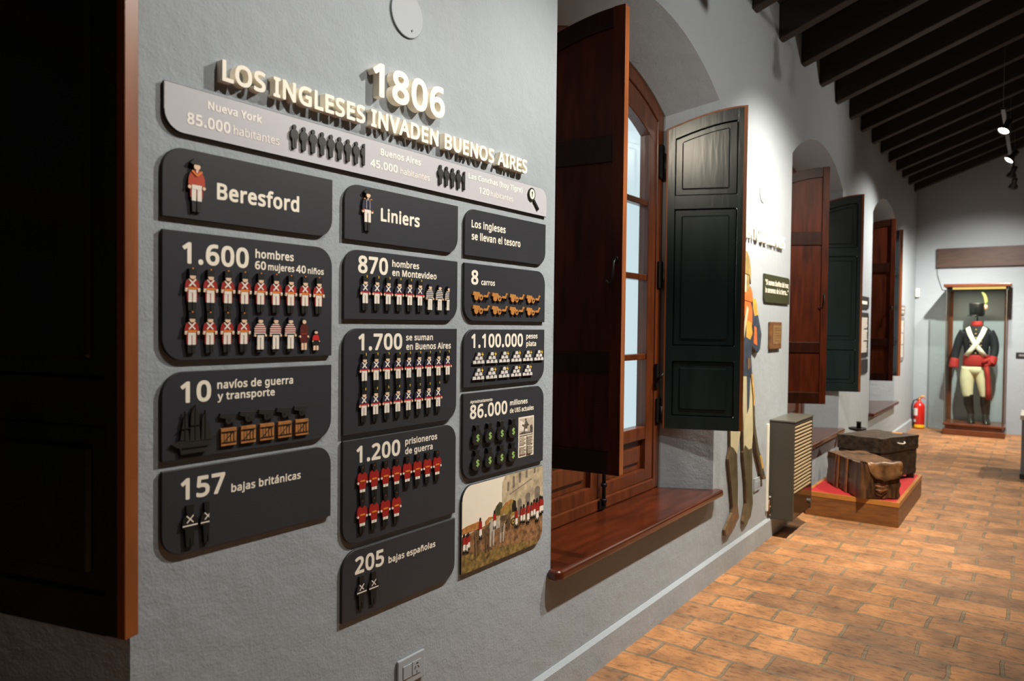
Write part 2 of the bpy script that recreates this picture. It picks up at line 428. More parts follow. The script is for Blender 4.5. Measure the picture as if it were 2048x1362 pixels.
# ------------------------------------------------------------------ lettering
# outlines of the alphabet used on the signs: advance and closed contours, 500 units to the em, capitals about 286 high
GLYPHS_BOLD = {' ': (119, ''),
    '"': (180, '27,170 34,169 60,169 66,172 70,178 78,286 76,295 72,298 68,300 24,300 16,296 12,290 12,284 20,180 22,174|100,170 106,169 134,169 140,172 144,178 152,286 150,294 144,299 138,300 98,300 90,297 85,290 85,284 93,180 95,174'),
    '$': (245, '94,-36 100,-37 126,-38 132,-36 136,-34 140,-30 141,-26 142,8 142,10 166,16 196,32 206,43 214,56 221,74 221,88 219,108 209,130 194,145 176,155 142,168 142,170 142,220 142,222 156,220 184,211 190,211 194,213 200,218 212,250 212,256 211,260 208,265 204,268 170,279 142,282 142,284 141,308 136,315 128,318 98,318 91,314 88,310 87,306 86,282 54,273 36,260 23,246 21,242 13,226 11,206 14,180 20,164 32,149 50,136 85,122 86,120 86,68 84,68 62,70 26,81 18,80 13,74 11,68 11,28 14,23 18,20 54,9 86,6 87,-26 89,-32|142,70 142,72 142,100 142,103 148,100 155,94 157,84 156,80 154,76|84,188 76,196 74,204 76,213 84,220 86,218 86,188'),
    '(': (136, '68,-76 76,-78 112,-77 118,-74 121,-70 122,-66 121,-58 103,-30 91,-6 80,22 72,52 67,80 67,110 69,154 80,198 97,240 122,282 122,288 120,294 116,298 110,300 76,300 70,299 64,295 46,270 29,240 17,210 8,176 4,144 2,110 4,76 8,44 16,12 29,-18 44,-46 63,-72'),
    ')': (136, '5,-76 12,-77 50,-77 56,-73 76,-48 92,-18 104,12 112,44 117,76 118,110 117,142 112,176 104,208 92,240 76,268 56,296 52,299 48,300 10,300 2,296 -1,292 -2,288 -2,282 0,279 17,252 30,227 40,198 48,168 53,140 54,110 53,80 48,52 40,22 29,-6 17,-30 -2,-60 -2,-66 -1,-70'),
    ',': (123, '9,-64 16,-66 46,-66 52,-64 56,-59 69,-26 81,6 91,40 90,48 86,56 82,59 76,61 36,61 29,60 24,54 22,50 17,18 10,-14 2,-50 3,-58'),
    '.': (123, '42,-18 54,-20 68,-17 82,-8 89,2 91,6 93,22 90,40 80,54 66,61 52,63 37,60 28,55 24,52 17,38 15,22 18,4 26,-10 37,-16'),
    '0': (245, '99,-16 114,-18 142,-16 166,-6 187,10 200,28 212,52 218,80 224,144 221,190 213,226 198,260 175,286 149,300 116,305 80,300 52,286 48,282 28,258 15,228 8,188 6,144 8,100 17,58 31,28 52,3 80,-13|110,41 100,43 92,49 81,62 75,82 70,110 70,146 70,178 75,206 81,224 91,238 101,244 114,246 128,244 138,238 147,224 154,206 159,178 159,144 159,110 154,82 147,62 138,50 130,43 116,41'),
    '1': (245, '101,-12 108,-14 146,-14 152,-10 155,-6 156,-2 156,288 153,296 150,298 144,300 112,300 106,298 27,238 24,234 22,228 22,224 24,219 42,194 46,190 52,188 58,188 62,190 92,214 94,214 94,0 96,-7'),
    '2': (245, '12,-12 18,-14 208,-14 216,-12 222,-6 223,0 223,34 220,41 214,45 208,46 100,46 98,48 173,124 189,146 200,165 209,188 211,216 208,240 200,260 198,264 182,281 162,294 138,302 110,304 72,300 40,287 14,269 9,264 8,256 10,250 30,224 36,219 42,219 46,220 80,240 94,244 110,245 126,243 136,237 143,228 146,212 145,198 140,184 120,154 6,36 5,30 5,-2 7,-8'),
    '4': (245, '139,-12 146,-14 180,-14 186,-13 190,-11 193,-6 194,0 194,50 196,50 226,51 232,56 235,64 235,98 233,106 228,110 224,111 196,112 194,114 194,290 191,298 188,300 182,302 142,302 136,300 132,298 -4,104 -6,98 -6,62 -2,55 4,51 130,50 132,50 132,-2 134,-8|72,112 130,195 132,196 132,112'),
    '5': (245, '78,-16 98,-18 132,-15 164,-5 187,10 204,30 208,36 217,60 220,92 218,120 207,146 190,164 166,179 140,187 110,190 84,189 82,190 86,240 186,240 192,241 196,244 199,248 200,254 200,288 197,296 190,300 42,300 34,298 30,292 18,152 20,144 24,139 42,128 48,126 74,130 98,131 126,128 142,120 144,118 152,108 155,90 154,74 148,60 142,53 132,47 118,43 100,41 64,45 26,59 18,58 13,54 11,46 11,12 12,6 14,2 20,-2 54,-14'),
    '6': (245, '99,-16 120,-18 148,-15 176,-4 198,14 212,34 222,62 225,92 222,122 213,146 197,168 178,182 154,191 126,193 94,189 78,181 77,182 77,188 83,204 92,219 100,230 114,238 134,245 156,246 170,246 190,243 196,245 199,248 202,256 202,290 201,294 198,298 192,301 174,303 154,304 124,303 92,294 68,282 51,266 35,246 23,222 11,174 8,124 10,90 15,62 26,38 38,20 54,4 76,-9|110,41 100,45 84,60 76,78 73,100 74,108 78,116 84,124 95,132 106,136 120,137 138,134 151,126 158,112 161,92 158,68 150,53 138,44 120,41'),
    '7': (245, '48,-12 54,-14 94,-14 102,-12 106,-6 223,254 224,260 224,288 222,294 218,298 210,300 18,300 12,299 6,293 4,288 4,252 8,244 14,240 148,240 148,238 42,6 41,2 41,-4 44,-9'),
    '8': (245, '87,-16 116,-18 144,-16 172,-7 194,6 209,24 220,50 223,76 221,96 214,114 201,132 188,144 175,152 176,154 184,160 204,182 207,188 212,204 214,222 211,246 201,268 186,284 164,296 140,302 114,304 90,302 64,294 44,284 30,269 20,250 18,244 15,222 17,204 22,186 44,158 52,152 51,150 41,144 26,130 14,112 8,94 6,76 8,46 19,24 36,4 58,-8|110,39 94,42 79,50 71,60 69,74 70,84 74,92 88,108 110,119 140,104 156,89 159,82 160,74 157,60 150,50 136,42 116,39|114,183 98,191 83,204 79,212 78,220 81,232 87,240 100,245 114,247 130,245 142,240 148,232 150,220 150,212 146,204 132,189 118,182 116,182'),
    'A': (272, '-7,-12 0,-14 36,-14 42,-13 46,-10 50,-5 82,74 174,74 206,-5 210,-11 218,-14 258,-14 264,-12 269,-6 270,0 269,6 158,292 156,296 151,300 146,301 110,301 104,299 99,294 -13,6 -14,2 -14,-4 -12,-8|106,136 105,138 128,199 130,196 152,136'),
    'B': (277, '32,-12 38,-14 138,-14 170,-12 200,-3 221,10 239,30 250,56 253,82 251,106 242,127 230,141 216,152 215,154 226,165 235,178 241,194 243,216 242,236 235,256 226,270 208,283 170,296 122,300 38,300 32,299 27,294 24,286 25,0 26,-7|90,44 90,46 90,118 90,120 152,118 168,114 176,110 181,104 184,96 185,84 183,68 175,56 158,48 132,45|90,178 90,180 90,240 90,240 122,240 150,239 166,233 174,226 177,210 175,198 168,188 154,181 126,178'),
    'C': (269, '139,-16 156,-18 200,-15 236,-5 242,-1 244,6 244,42 242,48 238,51 234,53 228,53 196,46 162,43 134,46 114,55 99,68 88,88 79,114 78,144 78,166 83,186 91,204 99,218 112,229 128,238 144,243 162,244 194,240 226,229 234,230 239,236 254,268 255,274 254,280 251,284 248,286 208,300 162,304 132,303 96,292 72,279 50,259 33,236 19,206 13,178 10,144 14,100 27,58 46,27 76,2 112,-13'),
    'D': (309, '32,-12 38,-14 118,-14 166,-10 204,3 236,25 240,28 262,58 278,100 282,146 278,192 262,232 240,260 208,283 170,296 128,300 38,300 32,299 27,294 24,286 25,0 26,-7|90,46 90,48 90,240 90,240 120,240 150,238 174,231 192,218 204,202 212,178 215,144 213,120 209,100 200,82 190,70 176,59 160,52 138,47 114,46'),
    'E': (239, '32,-12 38,-14 198,-14 206,-12 212,-6 213,0 213,34 210,41 204,45 198,46 90,46 90,48 90,118 90,120 194,120 199,122 204,126 206,130 206,136 206,168 202,175 196,179 90,180 90,182 90,240 90,240 198,240 204,242 208,244 211,248 214,256 213,288 211,294 206,298 198,300 38,300 32,299 27,294 24,286 25,0 26,-7'),
    'G': (308, '141,-16 162,-18 218,-14 266,-3 270,-1 274,2 276,8 276,12 276,154 275,158 272,162 268,164 264,165 164,166 158,164 154,162 150,158 149,152 148,120 150,114 154,108 162,105 210,104 212,104 212,48 210,46 200,43 172,42 140,45 116,55 100,68 86,90 79,114 77,144 79,174 88,198 102,218 118,232 144,241 172,244 208,240 242,228 248,228 252,229 256,232 258,236 272,270 272,276 271,280 268,284 264,286 220,300 174,304 126,300 86,284 56,262 32,231 28,226 15,188 10,144 14,98 27,60 49,26 80,2 118,-14'),
    'H': (313, '32,-12 38,-14 76,-14 82,-12 88,-6 89,0 90,118 90,120 206,120 208,118 208,0 209,-6 214,-12 222,-14 260,-14 265,-12 270,-8 272,0 272,286 271,292 266,298 258,300 220,300 213,298 209,292 208,286 208,182 206,180 90,180 90,182 90,286 87,294 82,298 74,300 36,300 32,299 28,296 26,292 24,286 25,0 26,-7'),
    'I': (152, '9,-12 16,-14 120,-14 128,-12 131,-8 133,-4 133,22 131,30 128,33 124,35 102,40 100,42 100,244 102,246 126,252 130,255 132,260 134,266 133,290 130,296 124,300 16,300 8,298 3,292 2,288 2,266 4,258 7,254 12,251 36,246 36,42 34,40 10,34 6,32 3,28 2,22 2,-2 4,-8'),
    'L': (226, '32,-12 38,-14 200,-14 206,-13 210,-10 213,-6 214,-2 214,36 211,42 205,46 200,46 90,46 90,48 89,288 86,296 82,298 76,300 36,300 32,299 28,296 26,292 25,288 25,0 26,-7'),
    'M': (380, '32,-12 38,-14 74,-14 82,-10 86,-4 86,168 86,164 88,163 152,-6 155,-10 158,-13 166,-14 198,-14 204,-11 208,-6 272,164 274,166 274,168 275,-4 277,-8 280,-12 288,-14 326,-14 330,-13 335,-10 338,-6 339,0 340,286 338,292 334,297 326,300 272,300 266,299 260,295 182,94 180,92 106,290 103,296 98,299 92,300 38,300 32,299 28,296 26,292 24,286 25,0 26,-7'),
    'N': (321, '32,-12 38,-14 74,-14 82,-10 86,-4 86,186 88,184 214,-10 218,-13 222,-14 266,-14 272,-13 278,-8 280,0 280,286 279,292 275,298 266,300 230,300 222,297 218,290 218,106 218,104 216,102 92,296 86,299 80,300 38,300 32,299 28,296 26,292 24,286 25,0 26,-7'),
    'O': (329, '135,-16 158,-18 190,-15 220,-7 246,7 266,26 283,52 294,80 301,110 303,144 299,188 287,228 268,258 264,263 236,285 200,300 158,305 116,301 110,299 76,284 45,258 26,228 14,188 10,144 12,110 18,80 30,52 46,28 68,7 94,-7 122,-15|144,43 132,45 112,54 96,68 87,86 79,114 78,144 80,175 87,200 96,218 112,232 134,242 158,244 178,243 194,237 206,231 216,220 225,206 231,188 235,166 236,144 233,112 227,86 217,68 202,54 182,45 158,42'),
    'R': (265, '32,-12 38,-14 76,-14 82,-12 88,-6 89,0 90,102 90,104 122,104 124,102 188,-6 192,-12 200,-14 244,-14 250,-12 256,-6 257,2 255,8 186,122 187,124 200,131 214,143 226,160 234,182 236,206 233,234 223,258 206,277 184,290 152,298 118,300 38,300 32,299 26,293 24,286 25,0 26,-7|90,164 90,166 90,240 90,240 136,239 150,236 158,232 164,226 169,216 170,204 167,186 158,174 142,166 116,164'),
    'S': (236, '68,-16 100,-18 130,-16 160,-7 182,5 185,8 201,26 211,48 215,76 213,100 204,122 192,138 173,152 94,189 86,194 80,200 77,206 76,216 76,226 80,231 83,236 92,240 102,243 116,244 148,240 180,229 186,229 190,230 194,233 196,238 208,272 208,278 206,282 204,285 200,287 162,300 116,304 88,302 62,294 42,283 25,266 14,246 10,218 15,186 17,180 32,156 60,134 92,119 132,102 141,96 146,90 150,82 150,74 149,66 146,57 140,52 132,47 118,43 102,42 60,46 22,58 15,58 9,54 6,46 6,10 7,4 10,0 14,-3 38,-12'),
    'T': (239, '86,-12 92,-14 132,-14 138,-12 143,-6 144,0 144,240 146,240 220,241 228,243 231,248 233,254 234,286 231,294 226,299 220,300 4,300 -4,298 -9,292 -10,286 -10,254 -8,248 -2,242 4,241 78,240 78,240 79,0 80,-6'),
    'U': (309, '119,-16 146,-18 182,-15 214,-3 240,16 258,42 268,70 272,102 271,288 269,294 264,299 258,300 220,300 212,298 208,292 206,286 206,102 205,84 200,70 194,59 184,51 168,44 146,42 132,42 120,46 110,50 102,57 96,65 91,76 88,86 86,102 86,286 85,292 83,296 80,298 72,300 34,300 27,298 23,292 22,286 22,102 24,78 29,56 41,32 54,15 70,1 94,-11'),
    'V': (257, '95,-12 102,-14 140,-14 146,-12 151,-6 255,282 255,288 254,292 252,296 248,299 242,300 202,300 196,299 190,294 122,99 120,97 50,294 46,298 40,300 0,300 -8,298 -13,292 -14,286 -13,280 88,-4 90,-8'),
    'Y': (243, '88,-12 94,-14 134,-14 140,-12 145,-6 146,0 147,108 240,280 241,286 240,292 238,296 234,299 228,300 188,300 182,299 178,296 114,178 112,180 52,293 48,298 40,300 0,300 -8,298 -13,292 -14,286 -13,280 80,106 81,0 82,-6'),
    'a': (241, '67,-16 88,-18 120,-14 146,-2 152,2 156,-9 160,-12 166,-14 196,-14 202,-10 206,-4 206,146 205,166 202,182 194,200 184,212 156,227 116,233 74,227 36,213 32,210 29,206 28,200 29,194 40,168 43,164 48,161 56,160 86,171 114,175 128,173 135,170 141,160 143,146 142,144 120,142 72,137 36,121 22,110 12,94 6,78 4,60 7,36 14,18 30,-1 47,-10|92,39 84,41 76,45 72,51 70,60 72,70 80,79 96,86 128,90 144,90 142,74 140,66 131,52 114,42 96,39'),
    'b': (263, '112,-16 136,-18 166,-15 190,-4 212,16 227,40 236,72 239,108 237,136 232,160 224,182 212,200 196,215 178,225 158,231 136,233 110,230 84,220 83,306 82,312 78,317 72,319 32,319 28,318 24,315 21,312 20,306 20,-2 24,-10 30,-14 60,-14 66,-13 69,-10 76,1 90,-8|118,41 108,44 98,50 95,54 88,74 84,108 86,134 89,150 94,160 102,168 114,173 130,174 142,174 150,171 156,167 161,162 170,140 173,108 170,76 162,55 156,48 150,44 140,41 132,40'),
    'c': (208, '101,-16 120,-18 156,-15 184,-4 188,0 190,6 190,42 188,48 184,51 180,53 174,53 148,44 122,41 106,43 94,49 86,56 78,70 74,86 74,108 75,130 79,148 86,158 94,166 106,172 122,173 144,171 164,164 170,164 176,166 181,172 193,204 193,212 190,217 186,220 158,230 124,233 94,230 64,219 42,203 23,180 11,146 8,106 10,72 22,38 40,12 62,-4 90,-15'),
    'd': (263, '90,-16 112,-18 144,-14 170,-1 172,-8 176,-12 180,-14 214,-14 222,-12 225,-8 227,-4 228,2 227,306 225,314 222,317 218,319 176,319 170,317 164,312 163,306 162,222 162,220 144,229 112,233 90,231 70,225 52,215 36,201 23,182 15,162 10,136 8,106 10,80 14,56 22,36 34,16 50,1 68,-10|106,41 98,44 90,50 85,56 76,76 74,106 76,136 86,160 93,168 98,171 108,174 116,175 130,174 140,171 147,166 152,160 159,140 164,106 160,72 152,54 146,47 140,44 130,40 118,40'),
    'e': (242, '106,-16 126,-18 166,-15 204,-2 208,2 210,8 210,46 208,50 204,53 196,55 160,44 128,41 114,42 104,45 96,49 88,56 78,74 76,86 78,86 208,87 214,89 217,92 220,100 220,124 217,154 208,180 194,201 175,218 170,221 146,230 118,233 88,230 84,229 60,217 38,199 21,172 11,144 8,108 12,68 22,40 40,15 66,-5 94,-15|78,144 79,150 90,165 100,172 118,175 130,174 140,168 145,164 149,156 152,146 152,144'),
    'f': (154, '37,-12 44,-14 82,-14 89,-10 93,-4 94,174 138,174 142,176 145,180 147,188 147,218 144,225 140,228 134,229 96,230 94,232 95,248 100,258 106,262 116,263 128,262 146,258 152,259 156,262 160,268 169,300 167,308 164,312 160,314 140,319 114,321 90,319 69,312 52,298 39,280 32,258 30,228 28,226 0,217 -4,214 -7,210 -8,204 -8,186 -7,182 -4,178 4,174 30,174 30,0 32,-7'),
    'g': (263, '87,-108 116,-110 148,-108 176,-99 200,-83 215,-60 224,-34 227,-4 227,216 225,224 222,227 218,229 212,230 180,229 176,227 172,224 170,216 168,216 156,224 134,231 110,233 88,231 68,224 49,214 34,198 22,178 14,158 10,134 8,108 9,82 14,56 22,36 35,16 48,2 52,-1 69,-10 90,-16 112,-18 134,-16 154,-10 162,-5 163,-6 160,-28 151,-40 138,-49 118,-52 80,-49 40,-36 34,-37 28,-41 25,-48 24,-82 26,-88 28,-92 34,-96 70,-107|104,41 97,44 91,48 86,54 76,76 74,108 75,130 79,148 85,160 94,169 102,173 114,174 132,173 144,168 151,162 158,148 162,132 164,106 160,70 151,52 146,46 140,43 116,40'),
    'h': (264, '27,-12 34,-14 72,-14 78,-12 82,-6 83,0 84,110 85,132 88,148 94,160 104,168 116,173 132,174 150,172 158,166 164,156 165,138 166,0 167,-6 172,-12 178,-14 216,-14 222,-13 225,-10 228,-6 229,-2 229,142 227,168 219,192 208,209 204,212 186,223 164,230 136,233 106,229 86,219 84,220 83,308 82,312 79,316 72,319 32,319 24,316 21,312 20,308 20,0 22,-7'),
    'i': (119, '27,-12 34,-14 72,-14 79,-10 82,-6 83,-2 83,216 80,224 76,227 72,229 30,229 24,226 21,222 20,218 20,0 21,-6|43,238 54,237 74,244 84,258 87,272 85,288 77,300 72,303 54,310 48,310 38,307 26,300 19,288 17,276 19,260 25,248 28,244 36,240'),
    'j': (119, '-14,-108 12,-110 32,-108 50,-102 67,-86 76,-72 82,-54 83,-32 83,216 81,224 78,227 74,229 32,229 24,226 20,220 20,214 20,-30 18,-44 16,-49 12,-51 4,-52 -8,-51 -20,-49 -26,-49 -32,-53 -36,-60 -36,-90 -35,-96 -32,-101 -28,-104|43,238 56,237 72,243 76,245 84,258 87,272 85,288 77,300 72,303 54,310 40,308 28,301 20,288 17,276 19,260 25,248 30,244 37,240'),
    'k': (230, '27,-12 34,-14 70,-14 76,-13 81,-8 83,0 84,72 90,78 92,78 156,-8 161,-12 168,-14 214,-14 221,-10 224,-6 225,-2 225,4 222,10 136,122 215,206 218,214 217,222 212,227 206,229 164,230 156,228 84,152 83,306 82,312 80,315 76,318 72,319 32,319 24,316 21,312 20,308 20,0 22,-7'),
    'l': (119, '27,-12 34,-14 72,-14 79,-10 82,-6 83,-2 83,306 82,312 80,315 76,318 72,319 32,319 24,316 21,312 20,308 20,0 22,-7'),
    'm': (391, '27,-12 34,-14 72,-14 78,-12 82,-6 83,0 84,110 86,134 89,150 94,160 102,168 112,173 128,174 138,174 144,172 149,168 152,162 156,136 157,0 158,-6 162,-11 170,-14 208,-14 214,-12 219,-6 220,0 220,118 223,146 231,162 236,168 244,172 252,174 264,174 278,172 286,166 291,156 294,136 294,0 295,-6 300,-12 306,-14 344,-14 350,-12 355,-6 356,0 356,140 355,162 352,180 344,198 334,211 322,220 308,227 288,232 270,233 246,231 224,223 206,211 202,207 182,223 158,231 132,233 106,229 78,216 76,222 74,225 70,228 66,229 34,229 26,227 21,222 20,216 20,0 22,-7'),
    'n': (264, '27,-12 34,-14 72,-14 78,-12 82,-6 83,0 84,110 87,142 96,161 100,166 108,170 118,173 132,174 150,172 158,166 164,156 165,138 166,0 167,-6 172,-12 180,-14 218,-14 222,-12 227,-8 229,0 230,140 228,160 224,180 217,196 205,212 190,222 176,228 158,232 138,233 108,229 80,216 78,216 76,222 73,226 66,229 32,229 27,228 22,224 20,216 20,0 22,-7'),
    'o': (259, '99,-16 122,-18 146,-16 168,-10 188,1 205,16 217,34 228,56 233,80 235,108 232,144 220,176 204,200 184,216 178,220 152,230 122,233 92,230 62,218 38,200 23,178 21,174 11,144 8,108 10,82 15,56 26,34 40,15 58,1 76,-10|110,41 106,42 94,48 86,56 79,70 75,86 74,108 76,138 85,160 91,166 98,170 110,174 122,174 136,173 148,168 157,160 165,146 169,130 169,108 168,86 164,68 157,56 149,48 136,42 122,40'),
    'p': (263, '27,-108 34,-110 72,-110 78,-108 82,-102 83,-96 84,-4 104,-14 134,-18 166,-15 192,-3 210,13 227,40 236,72 239,108 237,136 232,162 224,183 212,200 196,215 178,225 158,231 136,233 102,229 80,216 78,216 76,222 73,226 70,228 64,229 32,229 26,227 21,222 20,216 20,-96 22,-103|120,41 114,42 102,48 95,56 89,68 85,86 84,108 85,136 90,150 95,162 104,169 114,173 130,174 142,174 150,171 156,167 160,162 170,138 173,108 172,88 168,70 162,58 154,48 144,42 132,40'),
    'r': (182, '27,-12 34,-14 70,-14 76,-12 82,-7 83,0 84,114 88,140 100,158 114,168 134,172 158,170 162,171 166,174 169,182 174,216 173,224 168,229 162,231 136,233 118,231 100,226 80,211 78,212 77,220 75,224 70,228 66,229 32,229 26,227 22,222 20,216 20,0 22,-7'),
    's': (208, '68,-16 90,-18 116,-16 138,-11 160,0 174,14 177,18 185,36 188,60 186,80 178,97 168,109 164,112 150,120 84,150 72,158 69,164 70,168 76,171 84,174 100,175 126,172 156,162 162,162 165,164 171,170 184,202 184,208 182,212 180,215 176,217 142,229 104,233 66,229 34,216 22,206 13,192 8,178 6,162 8,142 17,124 29,112 44,102 112,71 124,62 125,56 124,52 120,45 108,41 90,39 56,44 24,56 16,55 10,51 7,46 6,42 7,10 10,1 16,-3 46,-14'),
    't': (161, '79,-16 100,-18 124,-16 143,-10 148,-7 150,-2 150,30 149,36 146,40 142,42 136,43 120,40 108,40 98,41 94,44 89,52 86,66 86,172 88,174 134,174 142,176 146,180 148,186 148,216 146,224 142,227 138,229 88,230 86,232 86,266 84,273 80,276 74,278 50,278 42,276 38,270 25,230 0,217 -6,212 -8,206 -8,188 -6,180 0,175 6,174 22,174 22,172 23,62 25,36 32,18 36,12 48,-2 64,-11'),
    'u': (264, '85,-16 110,-18 140,-15 170,-1 175,-10 180,-13 184,-14 218,-14 224,-11 227,-6 228,0 228,216 227,222 222,227 216,229 176,229 170,227 165,222 164,216 164,104 162,82 159,66 153,54 146,47 134,42 116,40 100,42 98,43 90,49 84,60 82,80 81,216 80,222 78,225 74,228 66,230 30,229 24,227 19,222 18,216 18,74 20,46 27,24 42,4 62,-9'),
    'v': (220, '74,-12 82,-14 124,-14 130,-12 135,-6 218,210 218,216 218,220 216,224 212,227 206,229 166,229 160,228 154,224 102,80 50,224 46,227 40,229 0,229 -7,228 -12,222 -14,216 -13,210 67,-4 70,-9'),
    'x': (228, '0,-12 6,-14 46,-14 54,-12 59,-8 104,58 106,60 153,-8 158,-12 164,-14 206,-14 212,-12 216,-9 219,0 217,8 145,110 213,208 215,212 215,218 214,222 210,226 206,228 200,230 160,229 154,228 149,224 106,161 104,162 63,224 58,227 52,229 10,229 4,228 0,225 -3,218 -3,212 -1,208 67,110 -5,8 -7,2 -7,-4 -5,-8'),
    'y': (220, '9,-108 34,-110 60,-107 76,-101 92,-90 106,-72 126,-34 217,210 218,214 218,220 216,224 212,227 206,229 166,229 160,228 154,224 106,86 104,83 50,224 46,227 40,229 0,229 -7,228 -12,222 -14,216 -13,210 71,0 63,-22 54,-40 44,-49 26,-52 2,-51 -4,-53 -8,-58 -10,-64 -10,-92 -9,-98 -6,-103 -2,-106'),
    'á': (241, '67,-16 88,-18 120,-14 146,-2 152,2 156,-9 160,-12 166,-14 196,-14 202,-10 206,-4 206,146 205,166 202,184 194,200 182,213 156,227 130,232 126,234 140,246 158,264 173,280 184,296 186,302 186,312 182,318 176,321 130,321 122,319 118,316 105,294 78,254 76,248 78,238 82,232 86,230 70,226 36,213 31,210 28,204 28,196 40,168 43,164 48,161 56,160 86,171 114,175 128,173 135,170 141,160 143,146 142,144 120,142 72,137 36,121 22,110 12,94 6,78 4,60 7,36 14,18 30,-1 47,-10|92,39 84,41 76,45 72,51 70,60 72,70 80,79 96,86 128,90 144,90 142,74 140,66 131,52 114,42 96,39'),
    'í': (119, '27,-12 34,-14 72,-14 79,-10 83,-4 83,216 82,222 76,228 72,229 60,230 62,230 97,264 112,280 123,296 125,302 125,312 121,318 116,321 70,322 62,319 57,316 33,276 18,256 16,252 16,242 17,238 20,233 27,228 21,222 20,214 20,0 22,-7'),
    'ñ': (264, '27,-12 34,-14 72,-14 78,-12 82,-6 83,0 84,110 87,142 96,161 100,166 108,170 118,173 132,174 150,172 158,166 164,156 165,138 166,0 167,-6 170,-10 174,-13 182,-14 218,-14 224,-12 228,-6 229,0 230,140 228,162 224,180 216,198 206,211 192,221 169,230 168,232 178,234 194,246 196,250 206,268 212,296 211,302 206,307 198,310 178,309 172,308 166,302 159,288 156,286 148,289 116,305 96,308 74,305 68,302 54,290 43,272 41,266 37,242 40,234 44,230 46,230 34,229 28,228 22,224 20,216 20,0 22,-7|78,216 75,224 70,228 78,230 82,234 92,251 102,249 133,234 108,229 80,216')}
GLYPHS_LIGHT = {' ': (107, ''),
    'a': (228, '68,-5 87,-7 117,-3 141,9 157,25 158,23 165,-2 167,-3 191,-3 193,-3 195,-1 195,145 194,165 191,179 184,193 176,203 151,217 113,222 75,216 41,203 39,201 39,199 50,173 53,171 81,182 113,187 131,184 143,178 152,163 155,143 155,133 121,131 75,126 42,111 31,102 22,89 17,75 15,59 18,39 24,23 37,8 51,0|85,29 79,30 69,35 61,45 60,47 58,59 62,75 71,87 93,97 127,101 153,102 155,101 155,85 150,61 145,51 139,43 117,31 95,27'),
    'b': (250, '113,-5 137,-7 163,-3 183,5 203,23 217,45 225,74 228,107 226,133 221,157 213,177 201,194 189,205 175,214 157,220 135,222 113,219 93,211 79,202 73,195 71,197 72,305 71,307 69,308 33,308 31,305 31,-1 33,-3 35,-3 59,-3 61,-2 69,22 78,13 93,3|123,29 115,30 101,34 91,40 84,49 76,73 72,107 74,133 78,153 84,167 95,178 111,184 129,186 143,185 155,181 165,175 172,167 181,143 185,109 181,73 172,49 163,39 155,34 143,30 131,28'),
    'e': (229, '107,-5 127,-7 165,-4 197,7 199,9 199,11 199,41 197,44 195,44 163,33 127,29 113,30 99,34 89,39 79,48 67,71 63,98 205,98 208,99 209,101 209,123 206,149 197,175 185,193 165,210 143,219 117,222 89,219 65,207 46,191 31,167 23,141 19,107 23,71 32,45 48,23 71,5 95,-3|65,132 63,133 68,153 79,171 95,183 117,187 133,185 145,179 154,171 160,159 164,145 166,133 163,132'),
    'h': (251, '31,-1 33,-3 35,-3 69,-3 72,-1 72,111 74,133 78,153 85,167 97,178 111,184 131,186 153,183 167,173 175,159 177,137 177,-1 179,-3 181,-3 215,-3 218,-1 218,141 216,165 208,187 197,203 181,213 161,219 137,222 109,218 85,206 73,193 72,193 72,305 71,307 69,308 35,308 32,307 31,305'),
    'i': (106, '31,-1 34,-3 68,-3 70,-3 72,-1 72,215 70,218 34,218 32,217 31,215|44,249 52,248 68,254 73,261 76,273 73,285 68,292 52,299 42,296 34,291 30,283 28,273 30,263 34,255'),
    'n': (251, '31,-1 33,-3 35,-3 69,-3 72,-1 72,111 76,145 85,167 93,176 103,181 115,185 131,186 153,183 167,173 175,159 177,137 177,-1 179,-3 181,-3 215,-3 217,-2 218,1 218,139 217,159 213,177 207,191 197,203 187,210 171,217 157,221 137,222 109,217 87,207 71,191 70,193 65,217 63,218 35,218 32,217 31,215'),
    's': (195, '69,-5 89,-7 113,-5 135,0 152,9 167,23 174,39 177,59 174,77 169,89 159,101 145,110 79,139 63,150 61,152 57,163 60,173 67,180 79,184 99,187 129,183 159,173 161,175 173,203 173,205 171,207 137,218 101,222 69,218 41,206 31,198 23,187 19,175 17,161 19,145 26,131 36,121 49,112 119,80 133,69 137,57 134,45 125,35 111,30 89,27 53,33 23,44 21,45 19,44 18,41 18,11 19,8 49,-3'),
    't': (148, '81,-5 99,-7 119,-5 137,-1 139,1 139,29 138,31 135,32 121,29 107,28 93,30 84,37 78,47 75,65 75,185 135,185 137,187 137,189 137,215 136,217 133,218 77,218 75,219 75,265 73,267 71,267 51,267 48,265 34,221 5,207 3,205 3,187 5,185 7,185 33,185 34,183 34,63 36,39 43,21 53,9 67,0')}
def text_mesh(s, extrude=0.0, bold=0.02):
    """flat or extruded lettering"""
    c = bpy.data.curves.new('lettering', 'CURVE')
    c.dimensions = '2D'; c.fill_mode = 'BOTH' if extrude else 'FRONT'; c.extrude = extrude
    G = GLYPHS_BOLD if bold > 0.01 else GLYPHS_LIGHT
    x = 0
    for ch in s:
        for poly in G[ch][1].split('|'):
            if not poly: continue
            poly = [tuple(float(q) for q in p.split(',')) for p in poly.split(' ')]
            sp = c.splines.new('POLY'); sp.points.add(len(poly) - 1)
            for pt, (px, py) in zip(sp.points, poly): pt.co = ((x + px) / 500, py / 500, 0, 1)
            sp.use_cyclic_u = True
        x += G[ch][0]
    o = bpy.data.objects.new('lettering_source', c); C.objects.link(o)
    dg = bpy.context.evaluated_depsgraph_get()
    me = bpy.data.meshes.new_from_object(o.evaluated_get(dg))
    bpy.data.objects.remove(o); bpy.data.curves.remove(c)
    return me
def bounds(me):
    xs = [v.co.x for v in me.vertices]; ys = [v.co.y for v in me.vertices]
    return min(xs), max(xs), min(ys), max(ys)
